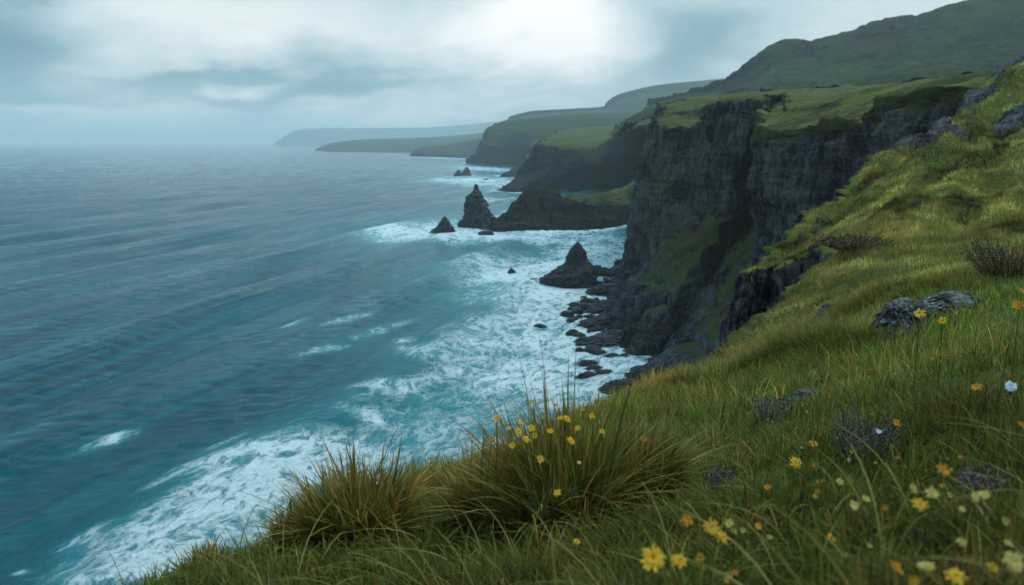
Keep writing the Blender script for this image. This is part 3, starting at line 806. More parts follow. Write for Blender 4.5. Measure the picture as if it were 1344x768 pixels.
stack(648, 300, [(300, 641, 656), (295, 644, 652), (290, 646, 650), (287.5, 647, 649)],
      'small rock pinnacle just right of the tallest sea stack', 6, nr=30, seg=36)
stack(638, 307, [(307, 628, 647), (304, 632, 644), (303, 636, 642)], 'flat wet rock awash in front of the tallest sea stack', 7, name='sea_rock', cat='sea rock', nr=16, seg=36)
stack(672, 357, [(357, 667, 676), (354, 669, 674), (352.5, 670, 672)], 'tiny lone rock in the surf left of the shouldered stack', 8, name='sea_rock', cat='sea rock', nr=16, seg=30)
stack(701, 369, [(370, 692, 709), (368, 695, 707), (366, 699, 704)], 'low black rock awash at the left foot of the shouldered stack', 9, name='sea_rock', cat='sea rock', nr=16, seg=36)
stack(638, 236, [(236.5, 635, 641), (234.5, 636.5, 640)], 'speck of rock between the far stack and the headland foot', 10, name='sea_rock', cat='sea rock', nr=12, seg=24)
stack(692, 302, [(303, 655, 735), (298, 660, 722), (293, 668, 700)], 'rough black skerry lying along the foot of the low promontory', 11, name='sea_rock', cat='sea rock', nr=26, seg=90, depth=.25)
for px, py, w, h, lab in [
    (795, 452, 50, 9, 'flat black skerry farthest out in the foam below the main cliff'),
    (812, 443, 34, 8, 'small black skerry between the outer skerry and the shore'),
    (790, 428, 40, 10, 'black rock spur reaching into the surf at the widest part of the shore'),
    (808, 410, 46, 14, 'black rock shelf on the shore just above the outer skerries'),
    (800, 385, 40, 11, 'jagged black rocks at the foot of the talus, level with the shouldered stack'),
    (812, 358, 30, 6, 'narrow rocks at the water beneath the cliff corner'),
    (822, 345, 22, 5, 'thin reef at the far corner of the main cliff foot'),
    (858, 462, 40, 8, 'low reef in the foam right of the outer skerry'),
    (880, 482, 50, 12, 'black reef at the head of the small foaming inlet'),
    (850, 500, 50, 12, 'dark rocks on the near side of the small foaming inlet'),
    (825, 520, 60, 18, 'big dark boulder spit just above the large flowering tussock'),
    (905, 500, 60, 16, 'dark broken rocks between the inlet and the grassy brow'),
]:
    stack(px, py, [(py, px - w / 2, px + w / 2), (py - h * .5, px - w * .38, px + w * .4), (py - h * .9, px - w * .16, px + w * .22), (py - h, px - w * .05, px + w * .1)],
          lab, px % 17, name='shore_rock', cat='shore rock', amp=.3, depth=.7, nr=26, seg=56)

# boulders strewn along the shore
rng = np.random.default_rng(5)
protos = []
for i in range(4):
    o = rock_mesh('shore_boulder', M_BASALT, [(-.6, 0, 0, 1.1, .9), (0, 0, 0, 1, .8), (.4, .1, 0, .75, .62), (.75, .1, 0, .4, .35), (.85, .1, 0, .12, .1)], 30 + i, .34, 34, 20, k=.9)
    protos.append(o)
cst = np.array(COASTS[0])[2:11]
seg_l = np.hypot(*(cst[1:] - cst[:-1]).T)
cum = np.concatenate([[0], np.cumsum(seg_l)])
for i in range(170):
    t = rng.uniform(0, cum[-1]); kk = min(np.searchsorted(cum, t) - 1, len(seg_l) - 1); kk = max(kk, 0)
    f_ = (t - cum[kk]) / seg_l[kk]
    p0 = cst[kk] + (cst[kk + 1] - cst[kk]) * f_
    d_ = cst[kk + 1] - cst[kk]; nrm = np.array([d_[1], -d_[0]]) / np.hypot(*d_)
    if nrm[0] > 0: nrm = -nrm
    off = abs(rng.normal(0, 13)) - 1
    q = p0 + nrm * off
    src = protos[i % 4]
    o = src if i < 4 else src.copy()
    if i >= 4: COL.objects.link(o)
    sc_ = rng.uniform(.9, 3.0) * (1.5 if rng.random() < .15 else 1)
    o.location = (q[0], q[1], rng.uniform(-.4, .5) + max(0, -off) * .35)
    o.scale = (sc_ * rng.uniform(.8, 1.6), sc_ * rng.uniform(.8, 1.5), sc_ * rng.uniform(.5, 1.0))
    o.rotation_euler = (0, 0, rng.uniform(0, 6.28))
    tag(o, 'one of the black boulders strewn along the shore at the foot of the main cliff', 'boulder', 'boulders strewn along the shore')

def boulder(px, py, wpx, hpx, label, seed, rz=0, Yf=None, tilt=0):
    x, y, z, _ = ground_pt(px, py)
    if Yf: y = Yf; a, b, c = ray(px, py); x = a / b * y; z = float(ground_h(np.array([x]), np.array([y]))[0])
    w = wpx / F * y / 2; h = hpx / F * y
    o = rock_mesh('boulder', M_STONE, [(-h * .9, 0, 0, w * 1.1, w * .8), (-h * .2, 0, 0, w, w * .75), (h * .45, w * .1, 0, w * .85, w * .6), (h * .8, w * .2, 0, w * .55, w * .4), (h, w * .25, 0, w * .2, w * .15)],
                  seed, .24, 90, 60, k=w * 1.6)
    o.location = (x, y, z); o.rotation_euler = (0, tilt, rz)
    tag(o, label, 'boulder')
    return o
boulder(1180, 438, 75, 46, 'pale grey lichened boulder jutting from the grass, larger left one of the pair', 51, .3, tilt=-.25)
boulder(1238, 412, 85, 28, 'darker grey flat boulder joined on the right of the pale lichened one', 52, .1, tilt=-.15)
boulder(1084, 412, 20, 14, 'small pale stone in the grass left of the big lichened boulder', 53)
boulder(1060, 522, 36, 14, 'half-buried pale stone behind the flower heads in the middle of the slope', 54)

# ------------------------------------------------------------------ small dark hut on the plateau
hx, hy, hz = P(1006, 122, 800)
hut = empty('hut', (hx, hy, hz - 1.5), .3)
tag(hut, 'tiny dark stone hut alone on the green plateau under the hill', 'hut')
m, nt = newmat('dark_stone_wall'); s = N(nt); p = s.pos()
s.out(principled(s, s.mix(s.noise(p, 1.2, 5, .7), (.015, .016, .018), (.06, .06, .062)), .9))
M_HUT = m
def box_poly(name, vs, fs, mat, parent):
    me = bpy.data.meshes.new(name); me.from_pydata(vs, [], fs); me.materials.append(mat); me.update()
    o = bpy.data.objects.new(name, me); COL.objects.link(o); o.parent = parent; return o
L_, D_, H_ = 6.0, 3.2, 5.2
box_poly('wall', [(-L_, -D_, -2), (L_, -D_, -2), (L_, D_, -2), (-L_, D_, -2), (-L_, -D_, H_), (L_, -D_, H_), (L_, D_, H_), (-L_, D_, H_), (-L_, 0, H_ + 2.0), (L_, 0, H_ + 2.0)],
         [(0, 1, 5, 4), (2, 3, 7, 6), (1, 2, 6, 9, 5), (3, 0, 4, 8, 7), (3, 2, 1, 0)], M_HUT, hut)
box_poly('roof', [(-L_ - .3, -D_ - .4, H_ - .2), (L_ + .3, -D_ - .4, H_ - .2), (L_ + .3, 0, H_ + 2.15), (-L_ - .3, 0, H_ + 2.15), (L_ + .3, D_ + .4, H_ - .2), (-L_ - .3, D_ + .4, H_ - .2),
                  (-L_ - .3, -D_ - .4, H_ + .05), (L_ + .3, -D_ - .4, H_ + .05), (L_ + .3, 0, H_ + 2.4), (-L_ - .3, 0, H_ + 2.4), (L_ + .3, D_ + .4, H_ + .05), (-L_ - .3, D_ + .4, H_ + .05)],
         [(6, 7, 8, 9), (9, 8, 10, 11), (0, 3, 2, 1), (3, 5, 4, 2), (0, 1, 7, 6), (4, 5, 11, 10), (1, 2, 8, 7), (2, 4, 10, 8), (3, 0, 6, 9), (5, 3, 9, 11)], M_HUT, hut)

# ------------------------------------------------------------------ flowers
def head_geo(kind, rad, rng):
    """flower head around the origin, facing +z; returns verts, polys, cols"""
    parts = []
    if kind == 'daisy':
        base = np.array((.68, .33, .02)); tip = np.array((.80, .53, .06)); npet = 13; ln = 1.0; lift = .25
    elif kind == 'orange':
        base = np.array((.55, .20, .02)); tip = np.array((.66, .31, .04)); npet = 10; ln = .9; lift = .8
    elif kind == 'cream':
        base = np.array((.52, .38, .08)); tip = np.array((.62, .50, .17)); npet = 22; ln = .8; lift = .9
    else:
        base = np.array((.55, .62, .66)); tip = np.array((.68, .74, .78)); npet = 18; ln = .8; lift = .7
    for layer in range(3):
        n = npet
        a = np.linspace(0, 2 * np.pi, n, endpoint=False) + rng.normal(0, .12, n) + layer
        lf = lift + layer * .45
        Vs = []; 
        l = rad * ln * (1 - .22 * layer) * rng.uniform(.75, 1.1, n)
        d = np.stack([np.cos(a), np.sin(a), 0 * a], 1); t_ = np.stack([-np.sin(a), np.cos(a), 0 * a], 1)
        w = rad * .13
        up = np.array([0, 0, 1.0])
        p0 = d * rad * .08
        p1 = d * (l * .55)[:, None] * math.cos(lf * .8) + up * (l * .55 * math.sin(lf * .8))[:, None]
        p2 = d * (l * math.cos(lf * .55))[:, None] + up * (l * math.sin(lf * .55) * .8 + rad * rng.normal(0, .07, n))[:, None]
        V = np.stack([p0 - t_ * w * .4, p0 + t_ * w * .4, p1 + t_ * w, p1 - t_ * w, p2 + t_ * w * .6, p2 - t_ * w * .6], 1)
        b_ = (np.arange(n) * 6)[:, None]
        q = np.concatenate([b_ + [[0, 1, 2, 3]], b_ + [[3, 2, 4, 5]]])
        c = np.stack([base, base, base, base, tip, tip], 0)[None] * rng.uniform(.8, 1.1, n)[:, None, None]
        parts.append((V.reshape(-1, 3), [q], c.reshape(-1, 3)))
    return merge(parts)
def tube(pts, r, col):
    pts = np.array(pts); n = len(pts); k = 5
    a = np.linspace(0, 2 * np.pi, k, endpoint=False)
    rad = np.linspace(r, r * .7, n)
    G = pts[:, None, :] + np.stack([np.cos(a), np.sin(a), 0 * a], 1)[None] * rad[:, None, None]
    i = np.arange(n - 1)[:, None]; j = np.arange(k)[None]
    q = np.stack([i * k + j, i * k + (j + 1) % k, (i + 1) * k + (j + 1) % k, (i + 1) * k + j], -1).reshape(-1, 4)
    return G.reshape(-1, 3), [q], np.tile(np.array(col), (n * k, 1))
TUSY = 3.0
FL = [  # px, py, kind, size px, depth (None: on the open ground), label
    (690, 577, 'daisy', 13, 2.75, 'ragged yellow flower, largest of the cluster on the left face of the large tussock'),
    (681, 567, 'daisy', 11, 2.8, 'yellow flower at the left of the cluster on the large tussock'),
    (697, 562, 'daisy', 11, 2.8, 'yellow flower at the top of the cluster on the large tussock'),
    (702, 572, 'daisy', 9, 2.82, 'small yellow flower at the right of the cluster on the large tussock'),
    (684, 556, 'daisy', 9, 2.9, 'pale yellow flower just above the cluster on the large tussock'),
    (668, 563, 'cream', 9, 2.95, 'cream flower left of the yellow cluster on the large tussock'),
    (652, 549, 'daisy', 9, 3.1, 'faded yellow flower on the upper left shoulder of the large tussock'),
    (636, 561, 'cream', 8, 3.1, 'pale flower on the far left flank of the large tussock'),
    (620, 571, 'cream', 8, 3.2, 'leftmost pale flower beside the rusty side tuft'),
    (749, 579, 'daisy', 12, 2.75, 'single ragged yellow flower in the centre of the large tussock'),
    (709, 603, 'daisy', 11, 2.7, 'orange yellow flower lowest on the front of the large tussock'),
    (744, 550, 'daisy', 11, 2.95, 'yellow flower near the top centre of the large tussock'),
    (735, 549, 'daisy', 8, 3.0, 'small yellow bloom touching the top centre flower'),
    (765, 538, 'orange', 9, 3.1, 'orange flower high on the right shoulder of the large tussock'),
    (777, 546, 'daisy', 9, 3.05, 'yellow flower right of the orange one on the large tussock'),
    (713, 548, 'cream', 7, 3.1, 'small pale flower between the two upper groups on the large tussock'),
    (700, 527, 'daisy', 8, 3.2, 'highest yellow flower among the blade tips of the large tussock'),
    (672, 585, 'daisy', 9, 2.75, 'small yellow flower under the left end of the cluster on the large tussock'),
    (722, 566, 'daisy', 9, 2.8, 'yellow flower between the cluster and the single central one on the large tussock'),
    (758, 562, 'daisy', 8, 2.85, 'small yellow flower just above right of the single central one'),
    (645, 576, 'orange', 8, 2.95, 'rusty flower on the left shoulder of the large tussock'),
    (728, 532, 'orange', 8, 3.1, 'rusty flower among the blade tips above the top centre pair'),
    (790, 566, 'daisy', 8, 2.95, 'yellow flower on the right face of the large tussock'),
    (760, 608, 'cream', 8, 2.65, 'pale flower low on the right front of the large tussock'),
    (846, 577, 'orange', 11, 3.2, 'orange flower right of the large tussock, above the short turf'),
    (868, 588, 'cream', 8, 3.3, 'greenish cream bud right of the orange flower beside the tussock'),
    (732, 647, 'daisy', 11, 2.3, 'yellow flower in the shadow at the foot of the large tussock'),
    (757, 711, 'daisy', 10, None, 'lone small yellow flower in the short grass below the large tussock'),
    (811, 663, 'daisy', 11, None, 'yellow flower on the arching stems right of the tussock foot'),
    (857, 733, 'daisy', 34, 1.05, 'big blurred golden flower at the bottom centre'),
    (892, 737, 'daisy', 22, 1.1, 'golden flower touching the right of the big blurred one'),
    (902, 683, 'orange', 20, 1.4, 'orange flower left end of the row above the bottom centre'),
    (934, 692, 'daisy', 22, 1.35, 'golden flower second in the row above the bottom centre'),
    (948, 706, 'daisy', 18, 1.35, 'golden flower lower in the row above the bottom centre'),
    (957, 688, 'cream', 16, 1.4, 'straw coloured flower at the right end of the row'),
    (995, 692, 'orange', 14, 1.5, 'dull orange bloom right of the golden row'),
    (1044, 608, 'daisy', 17, None, 'bright yellow flower standing alone in the mid slope grass'),
    (1067, 583, 'orange', 15, None, 'orange star flower up right of the bright lone one'),
    (1107, 573, 'cream', 14, None, 'cream flower on a bent stem below the grey heather'),
    (1102, 633, 'cream', 13, 1.7, 'drooping cream flower left of the blurred pair'),
    (1121, 664, 'cream', 18, 1.4, 'blurred cream flower, left of a touching pair'),
    (1136, 656, 'cream', 15, 1.4, 'blurred cream flower, right of a touching pair'),
    (1196, 642, 'cream', 18, 1.25, 'blurred cream flower at the top left of the trio'),
    (1222, 648, 'cream', 22, 1.2, 'largest blurred cream flower of the trio on the right'),
    (1207, 663, 'daisy', 20, 1.2, 'yellowish flower below the other two of the trio'),
    (1237, 618, 'orange', 22, 1.3, 'orange flower above the trio of blurred cream ones'),
    (1278, 653, 'cream', 17, 1.2, 'blurred cream flower, left of the pair nearer the right edge'),
    (1291, 651, 'cream', 19, 1.2, 'blurred cream flower, right of the pair nearer the right edge'),
    (1262, 669, 'cream', 12, 1.3, 'small cream bud below the pair nearer the right edge'),
    (1215, 747, 'cream', 30, .95, 'large blurred cream flower at the bottom right, left of the orange-tinged one'),
    (1254, 757, 'daisy', 26, .95, 'large blurred yellow flower right beside it at the bottom edge'),
    (1328, 738, 'cream', 36, .9, 'biggest blurred cream flower in the bottom right corner'),
    (1174, 746, 'orange', 24, 1.0, 'blurred orange flower left of the bottom right cream ones'),
    (1207, 412, 'daisy', 15, 4.5, 'soft yellow flower head in front of the big boulder'),
    (1237, 421, 'daisy', 11, 4.3, 'small yellow flower right of the one in front of the big boulder'),
    (1340, 383, 'cream', 12, 3.4, 'pale flower at the right edge above the orange bloom'),
    (1337, 402, 'orange', 18, 3.0, 'orange bloom at the right edge of the slope'),
    (1282, 510, 'orange', 17, 2.3, 'orange flower left of the pale blue one'),
    (1326, 508, 'blue', 20, 2.0, 'pale blue rounded flower head near the right edge'),
    (1176, 556, 'orange', 13, 2.6, 'dark orange flower in the middle of the right slope'),
    (1153, 567, 'blue', 9, 2.6, 'tiny pale blue flower below the dark orange one'),
    (1340, 560, 'orange', 18, 1.8, 'rust coloured bloom low on the right edge'),
    (1007, 640, 'orange', 12, None, 'faded orange flower deep in the mid foreground grass'),
]
rng = np.random.default_rng(77)
M_STEMC = (.06, .08, .02)
for px, py, kind, sz, dep, lab in FL:
    if dep is None:
        x, y, g0, zf = ground_pt(px, py, .09)
    else:
        x, y, zf = P(px, py, dep); g0 = float(ground_h(np.array([x]), np.array([y]))[0])
        if zf < g0 + .06:      # keep the head above the turf
            x, y, g0, zf = ground_pt(px, py, .08)
    rad = sz / F * y / 2 * 1.15
    rx = rng.normal(0, .04); ry = rng.normal(.0, .04)
    gz = float(ground_h(np.array([x + rx]), np.array([y + ry]))[0])
    fl = empty('yellow_flower' if kind == 'daisy' else ('orange_flower' if kind == 'orange' else ('cream_flower' if kind == 'cream' else 'blue_flower')), (x + rx, y + ry, gz))
    tag(fl, lab, 'flower', 'wild flowers in the grass')
    top = np.array([-rx, -ry, zf - gz])
    mid = top * .55 + np.array([rx * .5, ry * .5, .02])
    ts = np.linspace(0, 1, 8)[:, None]
    curve = (1 - ts) ** 2 * np.array([0, 0, -.03]) + 2 * ts * (1 - ts) * mid + ts ** 2 * top
    v, pl, c = tube(curve, max(.0013, y * .0007), M_STEMC)
    mesh_np('stem', v, pl, M_GRASS, cols=c, parent=fl)
    v, pl, c = head_geo(kind, rad, rng)
    tl = Vector((rng.normal(0, .5), -.75 + rng.normal(0, .35), 1)).normalized()
    q = Vector((0, 0, 1)).rotation_difference(tl)
    hd = mesh_np('flower_head', v, pl, M_PETAL, cols=c, parent=fl)
    hd.location = top; hd.rotation_mode = 'QUATERNION'; hd.rotation_quaternion = q

# small buds all alike, dotted through the lower right turf
rng = np.random.default_rng(177)
for i in range(46):
    px = rng.uniform(900, 1340); py = rng.uniform(530, 765)
    if px < 1000 and py < 620: px += 200
    kind = ['cream', 'daisy', 'orange'][int(rng.choice([0, 0, 1, 2]))]
    x, y, g0, zf = ground_pt(px, py, rng.uniform(.06, .12))
    if y < .8: continue
    fl = empty('flower_bud', (x, y, g0))
    tag(fl, 'one of the tiny yellowish buds dotted through the turf of the lower right slope', 'flower', 'tiny buds in the lower right turf')
    v, pl, c = tube([(0, 0, -.02), (.006, 0, (zf - g0) * .5), (0, 0, zf - g0)], .0016, M_STEMC)
    mesh_np('stem', v, pl, M_GRASS, cols=c, parent=fl)
    v, pl, c = head_geo(kind, rng.uniform(.006, .012), rng)
    hd = mesh_np('flower_head', v, pl, M_PETAL, cols=c * .8, parent=fl)
    hd.location = (0, 0, zf - g0); hd.rotation_euler = (rng.uniform(.3, 1.1), rng.uniform(-.5, .5), 0)

# ------------------------------------------------------------------ heather and grey scrub
def heather(px, py, wpx, hpx, label, seed, cols, dep=None, n=700, name='heather_clump', cat='heather', bud=1.0):
    rng = np.random.default_rng(300 + seed)
    if dep is None: x, y, g, _ = ground_pt(px, py)
    else:
        y = dep; a, b, c = ray(px, py); x = a / b * y; g = float(ground_h(np.array([x]), np.array([y]))[0])
    rad = wpx / F * y / 2; H = hpx / F * y
    parts = []
    for i in range(n // 14):
        aa = rng.uniform(0, 6.28); rr = rad * .5 * math.sqrt(rng.random())
        r0 = np.array([rr * math.cos(aa), rr * math.sin(aa), -.02])
        tip = r0 + np.array([math.cos(aa) * rad * rng.uniform(.1, .8), math.sin(aa) * rad * rng.uniform(.1, .8), H * rng.uniform(.6, 1.1)])
        md = (r0 + tip) / 2 + rng.normal(0, H * .08, 3)
        t = np.linspace(0, 1, 7)[:, None]
        cv = (1 - t) ** 2 * r0 + 2 * t * (1 - t) * md + t ** 2 * tip
        parts.append(tube(cv, max(.001, y * .0004), (.05, .035, .02)))
        m_ = 34
        tb = rng.uniform(.3, 1, m_)[:, None]
        ctr = (1 - tb) ** 2 * r0 + 2 * tb * (1 - tb) * md + tb ** 2 * tip + rng.normal(0, H * .035, (m_, 3))
        sz = max(.0035, y * .0012) * bud
        a_ = rng.normal(0, 1, (m_, 3)); a_ /= np.linalg.norm(a_, axis=1)[:, None]
        b_ = np.cross(a_, rng.normal(0, 1, (m_, 3))); b_ /= np.linalg.norm(b_, axis=1)[:, None]
        V = np.stack([ctr - a_ * sz, ctr + b_ * sz * .6, ctr + a_ * sz, ctr - b_ * sz * .6], 1).reshape(-1, 3)
        q = (np.arange(m_) * 4)[:, None] + [[0, 1, 2, 3]]
        cc = np.array(cols)[rng.integers(0, len(cols), m_)] * rng.uniform(.6, 1.2, m_)[:, None]
        parts.append((V, [q], np.repeat(cc, 4, 0)))
    v, pl, c = merge(parts)
    o = mesh_np(name, v, pl, M_TWIG, cols=c); o.location = (x, y, g)
    tag(o, label, cat, 'heather and scrub on the slope')
PUR = [(.22, .15, .20), (.30, .23, .28), (.10, .07, .09), (.12, .11, .08)]
GRY = [(.22, .19, .22), (.30, .28, .30), (.12, .13, .10), (.16, .12, .14)]
BRN = [(.24, .15, .08), (.10, .07, .04), (.20, .14, .09), (.12, .09, .08)]
heather(1140, 535, 95, 70, 'greyish lilac heather clump in the middle of the right slope', 1, GRY + [(.08, .09, .03), (.06, .08, .02)], 2.9, 1900, bud=.9)
heather(948, 610, 42, 42, 'dark purple heather sprig in the short turf right of the large tussock', 2, PUR, 3.0, 1400)
heather(1008, 540, 50, 38, 'grey purple heather under the brow beside a half-buried stone', 3, GRY, 5.2, 800)
heather(870, 740, 60, 50, 'blurred purple heather behind the big golden flower', 4, PUR, 1.35, 1500)
heather(1300, 560, 60, 50, 'dusky purple heather below the pale blue flower', 5, PUR, 2.0, 1600)
heather(822, 768, 40, 36, 'purple grey heather tip at the bottom edge left of the golden flower', 6, PUR, 1.6, 600)
heather(1215, 700, 40, 34, 'dark purple heather beneath the trio of cream flowers', 7, PUR, 1.5, 600)
heather(1325, 350, 130, 46, 'tall brown scrub bush at the right edge of the slope', 8, BRN + [(.06, .07, .02)], 11, 2600, 'scrub_bush', 'bush', .8)
heather(1120, 345, 100, 15, 'reddish brown heather patch above the rocky knoll', 9, BRN, 33, 2600, 'scrub_bush', 'bush', 1.4)
heather(1190, 430, 50, 18, 'dead brown bracken at the right foot of the pale lichened boulder', 10, BRN, 8.5, 900, 'scrub_bush', 'bush')
heather(1260, 770, 60, 50, 'rusty heather between the flowers of the bottom right', 11, BRN, 1.2, 700)

# ------------------------------------------------------------------ sea
def build_sea():
    dep = np.concatenate([np.linspace(math.atan(100 / 60000), .012, 60)[:-1], np.linspace(.012, .62, 900)[:-1], np.linspace(.62, 1.45, 60)])
    r = 100 / np.tan(dep)[::-1]
    th = np.radians(np.concatenate([np.linspace(-88, -38, 90)[:-1], np.linspace(-38, 16, 980)[:-1], np.linspace(16, 80, 90)]))
    T, Rr = np.meshgrid(th, r, indexing='ij')
    X = Rr * np.sin(T); Y = Rr * np.cos(T)
    rng = np.random.default_rng(9)
    Z = np.zeros_like(X)
    wx = X + 16 * fbm(X / 300, Y / 300, 0, 2); wy = Y + 16 * fbm(X / 300, Y / 300, 7, 2)
    # long swell rolling in from the left
    env = .55 + .9 * np.clip(fbm(X / 240, Y / 240, 3, 3) + .25, 0, 1)
    for lam, amp, ang in [(88, 3.6, -17), (57, .9, -12), (38, .4, -24), (26, .26, -8), (17, .16, -34)]:
        k = 2 * np.pi / lam; a = R(ang)
        ph = (wx * math.cos(a) + wy * math.sin(a)) * k + rng.uniform(0, 6)
        s1 = .5 + .5 * np.sin(ph)
        fade = np.exp(-(Rr / (lam * 40)) ** 2)
        Z += amp * env * (2 * s1 ** 1.6 - .9) * fade
    for i in range(26):
        lam = math.exp(rng.uniform(math.log(2.5), math.log(11))); k = 2 * np.pi / lam
        a = R(-62 + rng.normal(0, 18)); amp = .0075 * lam
        ph = (X * math.cos(a) + Y * math.sin(a)) * k + rng.uniform(0, 6) + 1.1 * perlin(X / 60, Y / 60, i * 3.1)
        Z += amp * np.sin(ph) * np.exp(-(Rr / (lam * 90)) ** 2)
    xr = X * .45 + Y * .89; xc = X * .89 - Y * .45
    Z += .9 * fbm(xc / 30, xr / 70, 9, 4, .55) * np.exp(-(Rr / 1500) ** 2) + .26 * fbm(xc / 6, xr / 13, 2, 4, .6) * np.exp(-(Rr / 500) ** 2)
    # distance to the water's edge
    D = np.full(X.shape, 1e9)
    mask = Rr < 4500
    xs, ys = X[mask], Y[mask]; dm = np.full(xs.shape, 1e9)
    for pl in COASTS[:6]:
        pl = np.array(pl)
        for a, b in zip(pl[:-1], pl[1:]):
            d = b - a; L = max(d @ d, 1e-6)
            t = np.clip(((xs - a[0]) * d[0] + (ys - a[1]) * d[1]) / L, 0, 1)
            dm = np.minimum(dm, np.hypot(xs - a[0] - t * d[0], ys - a[1] - t * d[1]))
    for (sx, sy, rx, ry) in SURF:
        dm = np.minimum(dm, np.maximum(np.hypot((xs - sx), (ys - sy)) - max(rx, ry) * 1.0, 0))
    D[mask] = dm
    px, py = pix(X, Y, 0 * X)
    def blob(cx, cy, a, b, rot, s_):
        c, s2 = math.cos(R(rot)), math.sin(R(rot))
        dx = px - cx; dy = py - cy
        u = (dx * c + dy * s2) / a; v = (-dx * s2 + dy * c) / b
        return s_ * np.exp(-(u * u + v * v))
    # wandering of the foam belts
    n1 = fbm(X / 45, Y / 70, 1.0, 5, .6); n2 = fbm(X / 16, Y / 26, 4.0, 5, .6)
    fo = .95 * np.exp(-D / (10 + 9 * (1 + n1)))
    FB = [(660, 420, 90, 6, -22, .5), (560, 500, 80, 5, -20, .45), (700, 395, 60, 14, 0, .5), (640, 455, 70, 8, -8, .5), (740, 470, 80, 18, 0, .5), (760, 330, 75, 14, -8, .35), (720, 365, 100, 22, 6, .75), (800, 345, 50, 22, 0, .6), (770, 400, 105, 32, 10, .85), (725, 440, 110, 26, 0, .75), (800, 475, 75, 30, 0, .85),
          (690, 480, 90, 16, 0, .7), (650, 505, 70, 16, -10, .65), (600, 470, 60, 9, 5, .7), (560, 465, 40, 6, 20, .5), (760, 510, 70, 26, -5, .8), (560, 550, 60, 20, 0, .75), (610, 545, 60, 16, -10, .5),
          (540, 300, 60, 7, -4, .95), (600, 308, 90, 8, 0, .75), (700, 312, 90, 7, 0, .5), (520, 310, 30, 5, 0, .5), (640, 262, 40, 4, 0, .4), (610, 236, 45, 3, 0, .7), (645, 240, 50, 4, 0, .6), (640, 222, 45, 3, 4, .6),
          (600, 207, 60, 2, 1, .6), (380, 595, 55, 12, -12, .8), (300, 575, 34, 6, -14, .55), (140, 574, 36, 5, -20, .6), (155, 566, 20, 3, -20, .4), (425, 455, 38, 3.5, -14, .5), (385, 430, 26, 3, -12, .4), (490, 430, 44, 3.5, -18, .45), (455, 422, 34, 3, -15, .35),
          (270, 670, 80, 24, -30, .9), (200, 700, 90, 14, -30, .85), (160, 740, 80, 22, -28, .85), (250, 730, 80, 22, -20, .8), (340, 650, 60, 20, -10, .8), (290, 608, 60, 12, -18, .75), (300, 640, 40, 8, -15, .6), (230, 620, 50, 10, -25, .6), (110, 715, 40, 12, -25, .6), (420, 620, 80, 24, -5, .6),
          (480, 590, 60, 18, 0, .62), (510, 515, 45, 7, 0, .5), (480, 548, 30, 5, 0, .6), (600, 590, 70, 25, 0, .7), (370, 700, 60, 30, 0, .7), (180, 760, 60, 14, 0, .6), (30, 757, 16, 6, 10, .4), (690, 350, 60, 8, 0, .6), (530, 440, 14, 5, 0, .3)]
    bl = np.zeros_like(X); soft = np.zeros_like(X)
    for b in FB:
        e = blob(*b); bl = 1 - (1 - bl) * (1 - np.clip(e, 0, .98))
        cx, cy, a, b_, rot, s_ = b
        soft = 1 - (1 - soft) * (1 - np.clip(blob(cx, cy, a * 1.35, b_ * 1.6, rot, s_ * .8), 0, .95))
    fo = 1 - (1 - fo) * (1 - bl)
    fo = 1 - (1 - np.clip(fo, 0, 1)) ** 1.5
    fo = np.clip(fo * (1 + 1.0 * n1 + .7 * n2), 0, 1)
    tq = np.clip(soft * .9 + np.exp(-D / 70) * .6 + .20 * np.exp(-D / 260), 0, 1)
    Z = Z * (1 - .65 * np.exp(-D / 25))
    Z += fo * .25 * fbm(X / 3, Y / 3, 0, 4) * np.exp(-(Rr / 600) ** 2)
    q = grid_faces(*X.shape, flip=True)
    return mesh_np('sea', np.stack([X, Y, Z], -1), [q], M_SEA, {'foam': fo, 'turq': tq})

m, nt = newmat('sea_water'); s = N(nt); p = s.pos()
fo = s.attr('foam'); tq = s.attr('turq')
rot = R(18)
pw = s.mapping(p, (1, 1, 0), rot=(0, 0, rot))
# domain-warped streaky foam lace
wn = s.n('ShaderNodeTexNoise'); s.lk(s.mapping(p, (.05, .05, 0)), wn.inputs['Vector']); wn.inputs['Scale'].default_value = 1; wn.inputs['Detail'].default_value = 4
wv_ = s.n('ShaderNodeVectorMath', operation='MULTIPLY_ADD'); s.lk(wn.outputs['Color'], wv_.inputs[0]); wv_.inputs[1].default_value = (16, 16, 0); s.lk(pw, wv_.inputs[2])
wp = wv_.outputs[0]
f1 = s.noise(s.mapping(wp, (1 / 9., 1 / 20., 1)), 1.0, 12, .66)
f2 = s.noise(s.mapping(wp, (1 / 2.6, 1 / 6.5, 1)), 1.0, 9, .7)
f3 = s.noise(s.mapping(wp, (1 / 30., 1 / 60., 1)), 1.0, 4, .6)
rd = s.math('SUBTRACT', 1.0, s.math('MULTIPLY', s.math('ABSOLUTE', s.math('SUBTRACT', f1, .5)), 5.0), clamp=True)
rd2 = s.math('SUBTRACT', 1.0, s.math('MULTIPLY', s.math('ABSOLUTE', s.math('SUBTRACT', f2, .5)), 5.0), clamp=True)
f4 = s.noise(s.mapping(wp, (1 / .9, 1 / 2.0, 1)), 1.0, 6, .7)
pat = s.math('MULTIPLY_ADD', rd, .26, s.math('MULTIPLY_ADD', rd2, .20, s.math('MULTIPLY_ADD', f2, .34, s.math('MULTIPLY_ADD', f3, .30, s.math('MULTIPLY_ADD', f4, .12, .01)))))
thr = s.math('SUBTRACT', .862, s.math('MULTIPLY', fo, .225))
fm = s.math('MULTIPLY', s.mr(s.math('SUBTRACT', pat, thr), -.08, .15), s.mr(fo, .05, .35))
